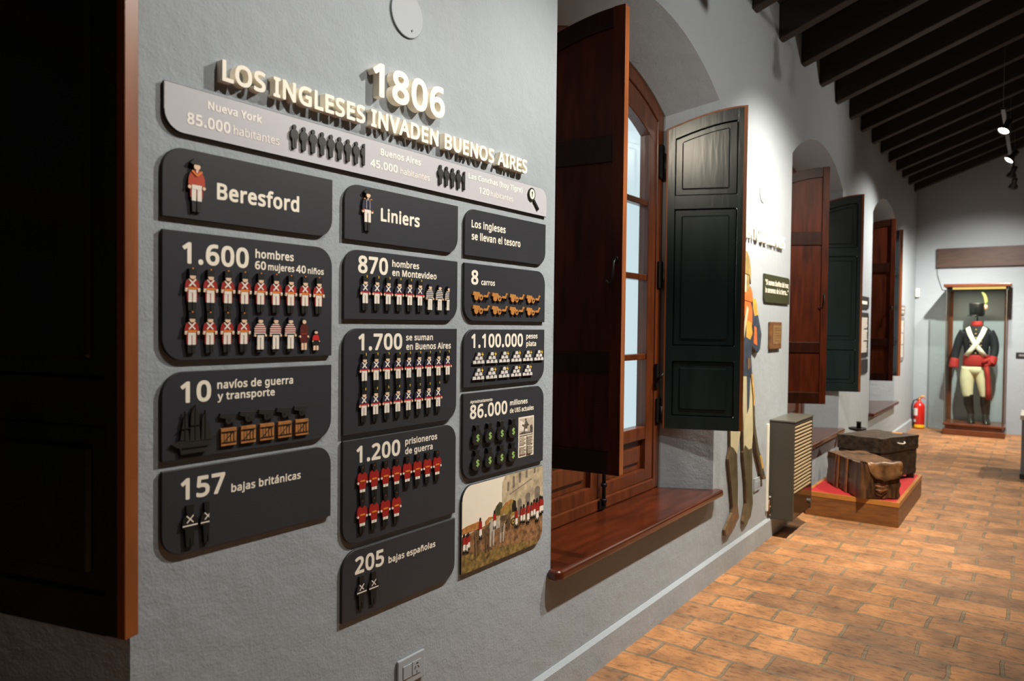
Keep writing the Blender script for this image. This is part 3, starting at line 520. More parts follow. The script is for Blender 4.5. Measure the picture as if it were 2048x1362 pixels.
def cap_of(bold): return (286 + (14.5 if bold > 0.01 else 3)) / 500
def write(s, u0, u1, v, cap, w, m, parent, bold=0.018, name='lettering', fr=WALL, depth=0.0, fit=True):
    """one line of lettering from u0 to u1, baseline v, capital height cap"""
    me = text_mesh(s, 0.5 * depth / cap * cap_of(bold) if depth else 0.0, bold)
    x0, x1, y0, y1 = bounds(me)
    sy = cap / cap_of(bold); sx = (u1 - u0) / (x1 - x0) if fit else sy
    for q in me.vertices:
        q.co = Vector(fr(u0 + (q.co.x - x0) * sx, v + (q.co.y + (0.029 if bold > 0.01 else 0.006) * 0.5) * sy, w + (q.co.z * sy if depth else 0)))
    me.materials.clear(); me.materials.append(MATS[m]); me.name = name
    o = bpy.data.objects.new(name, me); C.objects.link(o)
    if parent:
        o.parent = parent
        o.matrix_parent_inverse = Matrix.Translation(parent.location).inverted()
    return o

# ------------------------------------------------------------------ the room shell
WIN = [-0.11, 3.32, 6.67, 10.02]                     # window centres along the wall
Y0, Y1, XR, ZT, SLOPE, RIDGE = -7.0, 12.78, 5.2, 3.80, 0.37, 2.6
def arch(c, half, spring, crown, n=20):
    s = crown - spring; R = (half * half + s * s) / (2 * s); zc = crown - R
    a = math.asin(half / R)
    return [(c + R * math.sin(-a + 2 * a * i / n), zc + R * math.cos(-a + 2 * a * i / n)) for i in range(n + 1)]
F_HALF, F_SPR, F_CRN, F_BOT = 0.89, 2.83, 3.085, 0.515
B_HALF, B_SPR, B_CRN, B_X = 0.74, 2.74, 2.95, -0.27

mb = MB()
edges = [Y0]
for c in WIN: edges += [c - F_HALF, c + F_HALF]
edges.append(Y1)
for i in range(0, len(edges), 2):                    # piers
    mb.face([WALL(edges[i], 0, 0), WALL(edges[i + 1], 0, 0), WALL(edges[i + 1], ZT, 0), WALL(edges[i], ZT, 0)], 'plaster')
for c in WIN:
    mb.face([WALL(c - F_HALF, 0, 0), WALL(c + F_HALF, 0, 0), WALL(c + F_HALF, F_BOT, 0), WALL(c - F_HALF, F_BOT, 0)], 'plaster')
    fa = arch(c, F_HALF, F_SPR, F_CRN); ba = arch(c, B_HALF, B_SPR, B_CRN)
    for i in range(20):
        a, b = fa[i], fa[i + 1]
        mb.face([WALL(a[0], a[1], 0), WALL(b[0], b[1], 0), WALL(b[0], ZT, 0), WALL(a[0], ZT, 0)], 'plaster')
    FO = [(c - F_HALF, F_BOT)] + fa + [(c + F_HALF, F_BOT)]
    BO = [(c - B_HALF, F_BOT)] + ba + [(c + B_HALF, F_BOT)]
    for xa, xb, OA, OB in ((0, B_X, FO, BO), (B_X, -0.37, BO, BO)):
        pts = [WALL(p[0], p[1], xa) for p in OA] + [WALL(p[0], p[1], xb) for p in OB]
        k = len(OA)
        fs = [[i, i + 1, k + i + 1, k + i] for i in range(1, k - 2)]
        mb.add(pts, fs, 'plaster', True)
        mb.add([pts[0], pts[1], pts[k + 1], pts[k]], [[0, 1, 2, 3]], 'plaster')
        mb.add([pts[k - 2], pts[k - 1], pts[2 * k - 1], pts[2 * k - 2]], [[0, 1, 2, 3]], 'plaster')
        mb.add([pts[0], pts[k - 1], pts[2 * k - 1], pts[k]], [[0, 1, 2, 3]], 'plaster')
wl = structure(mb.build('wall_left'))

def gable(name, y, flip):
    m_ = MB()
    m_.prism([(0, 0), (XR, 0), (XR, ZT), (RIDGE, ZT + SLOPE * RIDGE), (0, ZT)], lambda u, v, w: (u, w, v), y, y + (0.12 if flip else -0.12), 'plaster')
    return structure(m_.build(name))
gable('wall_far', Y1, True); gable('wall_near', Y0, False)
mb = MB(); mb.box((XR, Y0, 0), (XR + 0.12, Y1, ZT), 'plaster'); structure(mb.build('wall_right'))
mb = MB(); mb.box((-0.02, Y0 - 0.1, -0.1), (XR + 0.1, Y1 + 0.1, 0.0), 'brick'); structure(mb.build('floor'))
mb = MB()
mb.prism([(-0.5, ZT - 0.5 * SLOPE), (RIDGE, ZT + SLOPE * RIDGE), (XR + 0.3, ZT - 0.3 * SLOPE), (XR + 0.3, ZT + 0.1), (RIDGE, ZT + SLOPE * RIDGE + 0.15), (-0.5, ZT + 0.1)],
         lambda u, v, w: (u, w, v), Y0 - 0.15, Y1 + 0.15, 'ceiling_boards')
structure(mb.build('ceiling'))
# plaster baseboard with a sloped top
mb = MB()
mb.prism([(0.0, 0.0), (0.022, 0.0), (0.020, 0.125), (0.006, 0.139), (0.0, 0.139)], lambda u, v, w: (u, w, v), Y0, Y1, 'plaster')
structure(mb.build('baseboard_left'))

# roof beams, one thing each
BEAM_Y = [2.95, 3.56, 4.16, 4.76, 5.365, 5.97, 6.56, 7.15, 7.755, 8.33, 8.94, 9.50, 10.05, 10.68, 11.18, 11.76, 12.36]
ORD = ['first', 'second', 'third', 'fourth', 'fifth', 'sixth', 'seventh', 'eighth', 'ninth', 'tenth', 'eleventh', 'twelfth', 'thirteenth', 'fourteenth', 'fifteenth', 'sixteenth', 'seventeenth', 'eighteenth']
for i, y in enumerate(BEAM_Y):
    m_ = MB()
    x1 = RIDGE - 0.02
    zb = 3.555
    m_.prism([(0.004, zb), (x1, zb + SLOPE * x1), (x1, ZT + SLOPE * x1 - 0.002), (0.004, ZT - 0.001)], lambda u, v, w: (u, w, v), y, y + 0.10, 'beam_wood')
    o = m_.build('roof_beam', bevel=0.008)
    k = len(BEAM_Y) - 1 - i
    tag(o, f'dark rough timber roof beam over the blue wall, {ORD[k]} counted from the end wall', 'beam', 'dark roof beams')

# ------------------------------------------------------------------ windows, sills, shutters
def build_window(n, c):
    root = empty(f'window_{n}', (B_X, c, 0.545), kind='structure')
    def off(half, spring, crown, d):                     # arch inset by d
        s = crown - spring; R = (half * half + s * s) / (2 * s); zc = crown - R
        return lambda dy: zc + math.sqrt(max(0.01, (R - d) ** 2 - dy * dy))
    za = off(B_HALF, B_SPR, B_CRN, 0.0); zb = off(B_HALF, B_SPR, B_CRN, 0.08); zg = off(B_HALF, B_SPR, B_CRN, 0.215)
    N = 16
    def curve(f, d0, d1): return [(c + d0 + (d1 - d0) * i / N, f(d0 + (d1 - d0) * i / N)) for i in range(N + 1)]
    fm = MB()
    fm.prism([(c - B_HALF, 0.545)] + [(c - B_HALF, B_SPR)] + curve(za, -B_HALF, B_HALF)[1:-1] + [(c + B_HALF, B_SPR), (c + B_HALF, 0.545), (c + 0.66, 0.545)] + curve(zb, 0.66, -0.66) + [(c - 0.66, 0.545)],
             WALL, -0.36, B_X - 0.008, 'frame_wood')
    fm.prism(rect(c - 0.66, 0.545, c + 0.66, 0.605), WALL, -0.36, B_X - 0.004, 'frame_wood')
    fm.build('window_frame', root, bevel=0.006)
    for sgn in (-1, 1):
        cm = MB()
        def R(d0, z0, d1, z1, w0=-0.345, w1=-0.285, m='frame_wood'):
            cm.prism(rect(min(c + sgn * d0, c + sgn * d1), z0, max(c + sgn * d0, c + sgn * d1), z1), WALL, w0, w1, m)
        R(0.003, 0.607, 0.07, 2.66); R(0.56, 0.607, 0.657, zg(0.56) + 0.08)
        R(0.07, 0.607, 0.56, 0.675); R(0.07, 0.85, 0.56, 0.922)
        R(0.07, 0.675, 0.56, 0.85, -0.335, -0.312)
        R(0.115, 0.72, 0.515, 0.805, -0.335, -0.300)
        top = [(c + sgn * (0.003 + 0.654 * i / N), zb(0.003 + 0.654 * i / N) - 0.003) for i in range(N + 1)]
        low = [(c + sgn * (0.003 + 0.654 * i / N), zg(0.003 + 0.654 * i / N)) for i in range(N + 1)]
        cm.prism(top + low[::-1], WALL, -0.345, -0.284, 'frame_wood')
        for z in (1.325, 1.780, 2.205): R(0.07, z - 0.017, 0.56, z + 0.017, -0.335, -0.290)
        cas = cm.build('casement', root, bevel=0.004)
        gm = MB()
        gm.prism([(c + sgn * 0.07, 0.922)] + [(c + sgn * (0.07 + 0.49 * i / N), zg(0.07 + 0.49 * i / N)) for i in range(N + 1)] + [(c + sgn * 0.56, 0.922)], WALL, -0.318, -0.314, 'pane_glass')
        g = gm.build('glass_pane', cas); g['label'] = 'glass pane bright with daylight'
        for z, h in ((2.44, 0.15), (1.78, 0.11), (0.98, 0.10)):
            hm = MB()
            hm.prism(rrect(c + sgn * 0.70 - 0.028, z - h / 2, c + sgn * 0.70 + 0.028, z + h / 2 + 0.05, 0.012, ('tl', 'tr', 'bl', 'br'), 3), WALL, B_X - 0.008, B_X + 0.004, 'iron')
            hm.tube([(B_X + 0.012, c + sgn * 0.715, z - h / 2), (B_X + 0.012, c + sgn * 0.715, z + h / 2)], 0.011, 'iron', 8)
            hm.build('hinge', root)
        hm = MB(); hm.tube([(B_X + 0.01, c + sgn * 0.66, 1.19), (B_X + 0.035, c + sgn * 0.66, 1.21), (B_X + 0.035, c + sgn * 0.69, 1.23)], 0.008, 'iron', 6); hm.prism(rect(c + sgn * 0.675 - 0.018, 1.14, c + sgn * 0.675 + 0.018, 1.28), WALL, B_X - 0.008, B_X + 0.006, 'iron'); hm.build('latch', root)
    bm_ = MB()
    bm_.tube([(B_X + 0.012, c + 0.02, 0.57), (B_X + 0.012, c + 0.02, 2.45)], 0.010, 'iron', 8)
    for z in (0.60, 0.68, 0.76, 0.84, 1.45, 2.3): bm_.tube([(B_X + 0.012, c + 0.02, z - 0.008), (B_X + 0.012, c + 0.02, z + 0.008)], 0.017, 'iron', 8)
    bm_.prism(rect(c - 0.015, 0.555, c + 0.055, 0.60), WALL, B_X - 0.008, B_X + 0.008, 'iron')
    bm_.build('bolt_rod', root)
    # sill slab, splayed between the reveals and lipping over the wall face
    sm = MB()
    out = [(-0.368, c - B_HALF + 0.004), (B_X + 0.002, c - B_HALF + 0.004), (-0.001, c - F_HALF + 0.004), (0.003, c - F_HALF - 0.03), (0.045, c - F_HALF - 0.03), (0.062, c - F_HALF - 0.01),
           (0.062, c + F_HALF + 0.01), (0.045, c + F_HALF + 0.03), (0.003, c + F_HALF + 0.03), (-0.001, c + F_HALF - 0.004), (B_X + 0.002, c + B_HALF - 0.004), (-0.368, c + B_HALF - 0.004)]
    sm.prism(out, lambda u, v, w: (u, v, w), 0.502, 0.543, 'sill_wood')
    s_ = sm.build('window_sill', root, bevel=0.014, seg=3)
    return root
for n, c in enumerate(WIN):
    w_ = build_window(n + 1, c)
    if n == 0:                                            # this window's outer boards are shut
        for sgn in (-1, 1):
            m_ = MB()
            for q in range(5): m_.prism(rect(c + (q * 0.148 if sgn > 0 else -0.74 + q * 0.148) + 0.001, 0.52, c + (q * 0.148 if sgn > 0 else -0.74 + q * 0.148) + 0.147, 2.95), WALL, -0.41, -0.38, 'green_paint')
            m_.build('outer_shutter', w_)

def shutter(hinge, free, painted, label, handle=True, T=0.022):
    h = Vector((hinge[0], hinge[1], 0)); f = Vector((free[0], free[1], 0))
    u = (f - h); Wd = u.length; u.normalize(); nrm = Vector((u.y, -u.x, 0))
    root = empty('window_shutter', (h.x, h.y, 0.9), label, 'shutter', 'wooden window shutters')
    fr = lambda s, z, w: tuple(h + u * s + nrm * w + Vector((0, 0, z)))
    zt = lambda s: 2.655 + 0.115 * math.sin(min(1, max(0, s / Wd)) * PI / 2 * 0.98) if True else 0
    mf, mk = ('green_paint', 'wood') if painted else ('wood', 'green_paint')
    fm = MB(); e = Wd
    md = mf if painted else 'wood_dark'
    outer = lambda p, q: (p[0] < 0.001 and q[0] < 0.001) or (p[0] > e - 0.001 and q[0] > e - 0.001) or (p[1] < 0.901 and q[1] < 0.901) or (p[1] > zt(p[0]) - 0.002 and q[1] > zt(q[0]) - 0.002)
    def pc(poly, w0=-T, w1=T, a=mf, k=mk): fm.prism(poly, fr, w0, w1, a, lambda p, q: 'wood_edge' if outer(p, q) else a, k)
    SL, SR = 0.05, e - 0.05
    NA = 8
    def top(s0, s1, d=0.0): return [(s0 + (s1 - s0) * i / NA, zt(s0 + (s1 - s0) * i / NA) - d) for i in range(NA + 1)]
    pc([(0, 0.9), (SL, 0.9)] + top(SL, 0))
    pc([(SR, 0.9), (e, 0.9)] + top(e, SR))
    if painted: rails = [(0.9, 0.975), (1.30, 1.388), (2.187, 2.265)]
    else: rails = [(0.9, 0.99), (1.305, 1.388), (2.156, 2.262)]
    for a, b in rails: pc(rect(SL, a, SR, b), -T, T - (0 if painted else 0.004), md)
    pc(top(SL, SR) + top(SR, SL, 0.078), -T, T - (0 if painted else 0.004), md)
    if painted:                                           # bare varnished margin where the paint stops
        for poly in ([(0, 0.9), (0.010, 0.9)] + top(0.010, 0), [(e - 0.020, 0.9), (e, 0.9)] + top(e, e - 0.020), top(0.010, e - 0.020) + top(e - 0.020, 0.010, 0.010)):
            fm.prism(poly, fr, T - 0.001, T + 0.0006, 'wood_edge', back=False)
    fo = fm.build('frame', root, bevel=0.002)
    zs = [(rails[0][1], rails[1][0], False), (rails[1][1], rails[2][0], False), (rails[2][1], None, True)]
    for a, b, arched in zs:
        pm = MB()
        if arched:
            pm.prism([(SL, a), (SR, a)] + top(SR, SL, 0.078), fr, -0.010, 0.008, mf, mf, mk)
            if painted:
                pm.prism([(SL + 0.04, a + 0.036), (SR - 0.045, a + 0.036)] + top(SR - 0.045, SL + 0.04, 0.112), fr, 0.004, 0.018, mf, mf, mk)
        else:
            pm.prism(rect(SL, a, SR, b), fr, -0.010, 0.008, mf, mf, mk)
            if painted: pm.prism(rect(SL + 0.042, a + 0.038, SR - 0.042, b - 0.04), fr, 0.004, 0.018, mf, mf, mk)
        pm.build('panel', root, bevel=0.009 if painted else 0, seg=1)
    if handle and not painted:
        hm = MB()
        s0 = Wd - 0.028
        hm.tube([fr(s0, 1.765, T), fr(s0, 1.755, T + 0.02), fr(s0 - 0.002, 1.70, T + 0.024), fr(s0 - 0.008, 1.675, T + 0.02), fr(s0 - 0.022, 1.668, T + 0.014), fr(s0 - 0.034, 1.682, T + 0.012)], 0.0045, 'iron', 6)
        hm.tube([fr(s0, 1.765, T - 0.001), fr(s0, 1.765, T + 0.004)], 0.012, 'iron', 8)
        hm.build('hook_handle', root)
    return root
shutter((-0.255, 0.59), (0.163, 0.701), True, 'very dark shutter panel at the edge of the blue wall, beside the raised letters', False, 0.015)
shutter((-0.255, 2.59), (0.198, 2.638), False, 'brown varnished shutter with hook handle, standing open nearest the grey panels')
shutter((-0.255, 4.05), (0.166, 4.217), True, 'dark green painted shutter with lamp glare on its arched top panel')
shutter((-0.255, 5.94), (0.183, 6.159), False, 'brown shutter open behind the wall heater, left leaf of the middle window')
shutter((-0.255, 7.40), (0.181, 7.581), True, 'dark green shutter above the leather trunks, right leaf of the middle window')
shutter((-0.255, 9.29), (0.19, 9.44), False, 'small brown shutter of the window closest to the display case')
shutter((-0.255, 10.75), (0.11, 10.507), True, 'narrow green shutter catching blue daylight, beside the end wall')

# ------------------------------------------------------------------ printed cut-out figures on the panels
PF = 0.010                                                # face of the panels
def figure(name, root, u, v, h, kind, half=False, w=PF):
    m_ = MB(); T = 0.006
    lim = 0.035 if half else 9
    lv = [0]
    def L(m, poly):
        q = clip_right(poly, lim) if half else poly
        lv[0] += 1
        m_.prism([(u + x * h, v + y * h) for x, y in q], WALL, w + T * 0.5, w + T + 0.00022 * lv[0], m, back=False)
    def base(poly, m='black_print'):
        q = clip_right(poly, lim) if half else poly
        m_.prism([(u + x * h, v + y * h) for x, y in q], WALL, w, w + T, m)
    mir = lambda pts: pts + [(-x, y) for x, y in reversed(pts)]
    def legs(m, y0, y1, wd=0.098, gap=0.010):
        L(m, rect(-wd, y0, -gap, y1)); L(m, rect(gap, y0, wd, y1))
    def hands(y, m='skin_print', x=0.158):
        for s in (-1, 1): L(m, ell(s * x, y, 0.034, 0.036, 8))
    def face(y, r=0.075): L('skin_print', ell(0, y, r, 0.062, 10))
    sil_soldier = mir([(0.008, 0.2), (0.010, 0.012), (0.020, 0.0), (0.095, 0.0), (0.105, 0.2), (0.125, 0.44), (0.19, 0.45), (0.19, 0.56), (0.165, 0.68), (0.10, 0.745), (0.06, 0.755), (0.085, 0.80), (0.09, 0.97), (0.04, 0.985)])
    coat = mir([(0.12, 0.5), (0.182, 0.51), (0.172, 0.62), (0.14, 0.705), (0.07, 0.745)])
    if kind in ('redcoat', 'bluecoat'):
        base(sil_soldier)
        red = kind == 'redcoat'
        if red: L('red_print', rect(-0.128, 0.22, 0.128, 0.5))
        L('red_print' if red else 'navy_print', coat)
        legs('white_print', 0.2, 0.51)
        L('white_print', rect(-0.098, 0.42, 0.098, 0.51))
        L('white_print', strip((-0.085, 0.735), (0.08, 0.565), 0.036)); L('white_print', strip((0.085, 0.735), (-0.08, 0.565), 0.036))
        if red: L('orange_print', rect(-0.115, 0.5, 0.115, 0.545))
        else: L('sash_red', rect(-0.175, 0.5, 0.175, 0.532))
        hands(0.475)
        if red:
            L('white_print', rect(-0.185, 0.49, -0.125, 0.525)); L('white_print', rect(0.125, 0.49, 0.185, 0.525))
        face(0.792)
        L('black_print', rect(-0.09, 0.815, 0.09, 0.97))
        if red: L('orange_print', rect(-0.02, 0.965, 0.02, 0.995))
        else: L('yellow_print', rect(0.035, 0.93, 0.06, 1.0))
    elif kind in ('sailor_red', 'sailor_blue'):
        base(mir([(0.09, 0.0), (0.1, 0.1), (0.12, 0.46), (0.2, 0.48), (0.2, 0.58), (0.17, 0.74), (0.1, 0.8), (0.06, 0.82), (0.09, 0.88), (0.085, 0.97), (0.05, 1.0)]))
        body = lambda y: 0.185 if y < 0.68 else 0.185 - (y - 0.68) * 0.75
        for i in range(9):
            y = 0.52 + i * 0.031
            L(('red_print' if kind == 'sailor_red' else 'navy_print') if i % 2 else 'white_print', [(-body(y), y), (body(y), y), (body(y + .031), y + 0.031), (-body(y + .031), y + 0.031)])
        legs('white_print', 0.08, 0.48, 0.105, 0.012); L('white_print', rect(-0.105, 0.41, 0.105, 0.48))
        hands(0.47, x=0.17); face(0.87, 0.078)
        L('navy_print', [(-0.085, 0.91), (0.085, 0.91), (0.075, 0.98), (-0.075, 0.98)])
    elif kind == 'prisoner':
        base(sil_soldier)
        L('red_print', mir([(0.11, 0.29), (0.135, 0.44), (0.190, 0.49), (0.195, 0.6), (0.165, 0.70), (0.10, 0.765), (0.04, 0.785)]))
        legs('white_print', 0.205, 0.285, 0.1, 0.006)
        L('orange_print', rect(-0.09, 0.50, 0.095, 0.545)); hands(0.475, 'white_print', 0.165)
        L('black_print', ell(0, 0.86, 0.085, 0.12, 10)); L('brown' if False else 'orange_coat', rect(-0.012, 0.9, 0.012, 0.93))
    elif kind == 'fallen':
        base(sil_soldier)
        L('black_print', coat)
        L('white_print', strip((-0.085, 0.73), (0.08, 0.565), 0.027)); L('white_print', strip((0.085, 0.73), (-0.08, 0.565), 0.027))
        L('white_print', rect(-0.185, 0.485, 0.185, 0.515))
    elif kind == 'woman':
        base(mir([(0.09, 0.0), (0.1, 0.2), (0.15, 0.3), (0.17, 0.42), (0.15, 0.7), (0.09, 0.8), (0.06, 0.84), (0.085, 0.92), (0.04, 1.0)]), 'dark_print')
        L('maroon_print', mir([(0.13, 0.24), (0.14, 0.45), (0.15, 0.66), (0.10, 0.79), (0.03, 0.81)]))
        legs('skin_print', 0.02, 0.23, 0.1, 0.012); L('orange_coat', rect(-0.1, 0.50, 0.1, 0.52)); hands(0.43, x=0.15)
        face(0.88, 0.07)
    elif kind == 'child':
        base(mir([(0.14, 0.0), (0.15, 0.2), (0.24, 0.44), (0.22, 0.6), (0.14, 0.74), (0.08, 0.78), (0.1, 0.9), (0.07, 1.0)]))
        L('sash_red', mir([(0.15, 0.50), (0.21, 0.52), (0.18, 0.68), (0.10, 0.76)]))
        legs('skin_print', 0.02, 0.24, 0.15, 0.02); hands(0.45, x=0.19); face(0.87, 0.10)
    elif kind in ('red_officer', 'blue_officer'):
        red = kind == 'red_officer'
        base(mir([(0.010, 0.2), (0.012, 0.01), (0.022, 0.0), (0.085, 0.0), (0.1, 0.22), (0.13, 0.42), (0.165, 0.45), (0.17, 0.6), (0.14, 0.72), (0.09, 0.775), (0.055, 0.79), (0.07, 0.86), (0.13, 0.9), (0.10, 0.95), (0.03, 1.0)]))
        if red: L('red_print', rect(-0.13, 0.27, 0.13, 0.5))
        cm = 'orange_coat' if red else 'navy_print'
        L(cm, mir([(0.12, 0.485), (0.17, 0.51), (0.16, 0.63), (0.125, 0.72), (0.06, 0.78)]))
        legs('white_print', 0.205, 0.5, 0.1, 0.012); L('white_print', rect(-0.1, 0.42, 0.1, 0.5))
        hands(0.455, x=0.145)
        L('white_print', [(-0.028, 0.785), (0.028, 0.785), (0.0, 0.71)])
        if red: L('orange_print', strip((-0.10, 0.76), (0.0, 0.67), 0.03)); L('orange_print', strip((0.10, 0.76), (0.0, 0.67), 0.03))
        else:
            L('orange_print', rect(-0.13, 0.745, -0.075, 0.765)); L('orange_print', rect(0.075, 0.745, 0.13, 0.765))
            L('silver_print', rect(-0.06, 0.52, -0.05, 0.74)); L('silver_print', rect(0.05, 0.52, 0.06, 0.74)); L('sash_red', rect(-0.17, 0.485, -0.12, 0.5)); L('sash_red', rect(0.12, 0.485, 0.17, 0.5))
        L('skin_print', ell(0, 0.84, 0.066, 0.062, 10))
        L('black_print', [(-0.135, 0.90), (-0.10, 0.875), (0.10, 0.875), (0.135, 0.90), (0.09, 0.95), (0.03, 0.995), (-0.06, 0.985)])
    elif kind == 'townsman':
        base(mir([(0.025, 0.0), (0.10, 0.05), (0.11, 0.40), (0.15, 0.44), (0.20, 0.50), (0.195, 0.68), (0.13, 0.77), (0.06, 0.805), (0.085, 0.87), (0.08, 0.95), (0.03, 1.0)]), 'dark_print')
        L('dark_print', mir([(0.13, 0.46), (0.175, 0.52), (0.17, 0.66), (0.11, 0.75), (0.04, 0.785)]))
        L('black_print', rect(-0.005, 0.06, 0.005, 0.44))
    return m_.build(name, root)

def shape_part(name, root, layers, w=PF, T=0.006):
    m_ = MB()
    for i, (m, poly) in enumerate(layers):
        m_.prism(poly, WALL, w if i == 0 else w + T * 0.5, w + T + 0.0003 * i, m, back=(i == 0))
    return m_.build(name, root)

def panel(u0, v0, u1, v1, corners, label, name='wall_panel', face='panel_grey', cat='sign panel', group='grey panels of the wall display'):
    root = empty(name, (0, (u0 + u1) / 2, v0), label, cat, group)
    m_ = MB()
    m_.prism(rrect(u0, v0, u1, v1, 0.05 if v1 - v0 > 0.12 else 0.045, corners), WALL, 0.0015, PF, face, 'panel_side')
    m_.build('board', root, bevel=0.0012, seg=1)
    return root
A, B, D = (0.843, 1.311), (1.352, 1.831), (1.866, 2.351)
TW = PF + 0.0006
def wr(root, s, u0, u1, v, cap, bold=0.021, m='cream', nm='lettering'): return write(s, u0, u1, v, cap, TW, m, root, bold, nm)

# top banner
bn = panel(0.847, 1.912, 2.355, 2.017, ('bl', 'tr'), 'long pale lilac banner under the raised title, comparing three town populations', 'wall_banner', 'banner_grey', 'banner', None)
bt = dict(m='banner_text')
wr(bn, 'Nueva York', 0.949, 1.090, 1.9795, 0.0182, 0.014, **bt); wr(bn, '85.000', 0.899, 1.006, 1.936, 0.0245, 0.024, **bt); wr(bn, 'habitantes', 1.014, 1.141, 1.937, 0.0195, 0.004, **bt)
wr(bn, 'Buenos Aires', 1.484, 1.652, 1.980, 0.0188, 0.014, **bt); wr(bn, '45.000', 1.445, 1.553, 1.9405, 0.0215, 0.024, **bt); wr(bn, 'habitantes', 1.564, 1.692, 1.940, 0.0182, 0.004, **bt)
wr(bn, 'Las Conchas (hoy Tigre)', 1.882, 2.192, 1.981, 0.0175, 0.014, **bt); wr(bn, '120', 1.938, 1.995, 1.9405, 0.0205, 0.024, **bt); wr(bn, 'habitantes', 2.003, 2.134, 1.9395, 0.0185, 0.004, **bt)
for i in range(8): figure('townsperson_figure', bn, 1.183 + 0.02943 * i, 1.936, 0.061, 'townsman')
figure('townsperson_figure', bn, 1.418, 1.937, 0.060, 'townsman', True)
for i in range(4): figure('townsperson_figure', bn, 1.738 + 0.02933 * i, 1.9365, 0.061, 'townsman')
figure('townsperson_figure', bn, 1.856, 1.937, 0.060, 'townsman', True)
shape_part('magnifier_figure', bn, [('black_print', strip((2.262, 1.962), (2.292, 1.932), 0.009)), ('black_print', ell(2.247, 1.983, 0.0215, 0.0235, 20)), ('white_print', ell(2.247, 1.983, 0.0165, 0.0185, 18)),
            ('black_print', [(2.2455, 1.972), (2.2485, 1.972), (2.2495, 1.984), (2.2515, 1.986), (2.2495, 1.993), (2.2445, 1.993), (2.2425, 1.986), (2.2445, 1.984)])])

# column A
p = panel(A[0], 1.726, A[1], 1.880, ('tl', 'br'), 'charcoal panel with one large red-coated officer beside a single name')
figure('officer_figure', p, 0.919, 1.743, 0.119, 'red_officer'); wr(p, 'Beresford', 0.972, 1.202, 1.7805, 0.0365)
p = panel(A[0], 1.412, A[1], 1.698, ('tr', 'bl'), 'charcoal panel headed 1.600 with two rows of red soldiers')
wr(p, '1.600', 0.889, 1.056, 1.6285, 0.0455, 0.027); wr(p, 'hombres', 1.074, 1.186, 1.6545, 0.0195); wr(p, '60', 1.073, 1.104, 1.627, 0.0194, 0.027)
wr(p, 'mujeres', 1.110, 1.188, 1.627, 0.0165); wr(p, '40', 1.193, 1.224, 1.626, 0.019, 0.027); wr(p, 'niños', 1.230, 1.282, 1.626, 0.0155)
for i in range(9): figure('redcoat_figure', p, 0.909 + 0.044 * i, 1.523, 0.096, 'redcoat')
for i in range(4): figure('redcoat_figure', p, 0.908 + 0.0437 * i, 1.4285, 0.094, 'redcoat')
for i in range(3): figure('sailor_figure', p, 1.084 + 0.044 * i, 1.4265, 0.0865, 'sailor_red')
figure('woman_figure', p, 1.215, 1.428, 0.083, 'woman'); figure('child_figure', p, 1.253, 1.427, 0.054, 'child')
p = panel(A[0], 1.193, A[1], 1.388, ('tl', 'br'), 'charcoal panel headed 10 with a black ship and wooden crates')
wr(p, '10', 0.885, 0.959, 1.319, 0.0455, 0.027); wr(p, 'navíos de guerra', 0.974, 1.186, 1.3445, 0.0185); wr(p, 'y transporte', 0.975, 1.131, 1.3185, 0.0175)
sx, sy = 0.917, 1.205
S = lambda pts: [(sx + x, sy + y) for x, y in pts]
shape_part('ship_figure', p, [('dark_print', S([(-0.055, 0.024), (-0.036, 0.012), (-0.034, 0.0), (0.028, 0.0), (0.036, 0.016), (0.052, 0.036), (0.034, 0.030), (-0.036, 0.030)])),
    ('dark_print', S([(-0.036, 0.032), (-0.028, 0.078), (-0.020, 0.088), (-0.014, 0.027)])), ('dark_print', S([(-0.013, 0.027), (-0.010, 0.09), (-0.002, 0.106), (0.008, 0.088), (0.012, 0.027)])),
    ('dark_print', S([(0.014, 0.027), (0.016, 0.076), (0.022, 0.088), (0.032, 0.062), (0.040, 0.027)])), ('black_print', S(rect(-0.025, 0.03, -0.0235, 0.094))), ('black_print', S(rect(-0.001, 0.03, 0.0007, 0.108))), ('black_print', S(rect(0.023, 0.03, 0.0245, 0.094))),
    ('black_print', S(rect(-0.030, 0.013, 0.030, 0.0155))), ('black_print', S(rect(-0.034, 0.056, -0.014, 0.058))), ('black_print', S(rect(-0.012, 0.062, 0.010, 0.064)))])
for i in range(5):
    cu, cv = 0.999 + 0.052 * i, 1.276
    Q = lambda pts: [(cu + x, cv + y) for x, y in pts]
    shape_part('cannon_figure', p, [('dark_print', Q([(-0.022, 0.002), (-0.020, 0.011), (0.020, 0.008), (0.020, 0.0), (-0.004, -0.003)])), ('dark_print', Q([(-0.006, -0.002), (0.012, -0.002), (0.022, -0.013), (0.014, -0.014), (0.0, -0.008)])), ('dark_print', Q(ell(0.002, -0.006, 0.009, 0.0095, 12))), ('black_print', Q(ell(0.002, -0.006, 0.004, 0.004, 8)))])
    cu, cv = 1.001 + 0.0523 * i, 1.211
    shape_part('crate_figure', p, [('crate_print', Q(rect(-0.020, 0, 0.020, 0.0405)))] + [('dark_print', Q(rect(x, 0.008, x + 0.0012, 0.033))) for x in (-0.013, -0.005, 0.004, 0.012)] + [('dark_print', Q(strip((-0.013, 0.009), (0.012, 0.032), 0.0016))), ('dark_print', Q(rect(-0.0185, 0.0075, 0.0185, 0.0088))), ('dark_print', Q(rect(-0.0185, 0.032, 0.0185, 0.0333)))])
p = panel(A[0], 0.981, A[1], 1.172, ('tr', 'bl'), 'charcoal panel headed 157 with two black fallen figures')
wr(p, '157', 0.886, 0.995, 1.1025, 0.0460, 0.027); wr(p, 'bajas británicas', 1.011, 1.211, 1.0985, 0.0185)
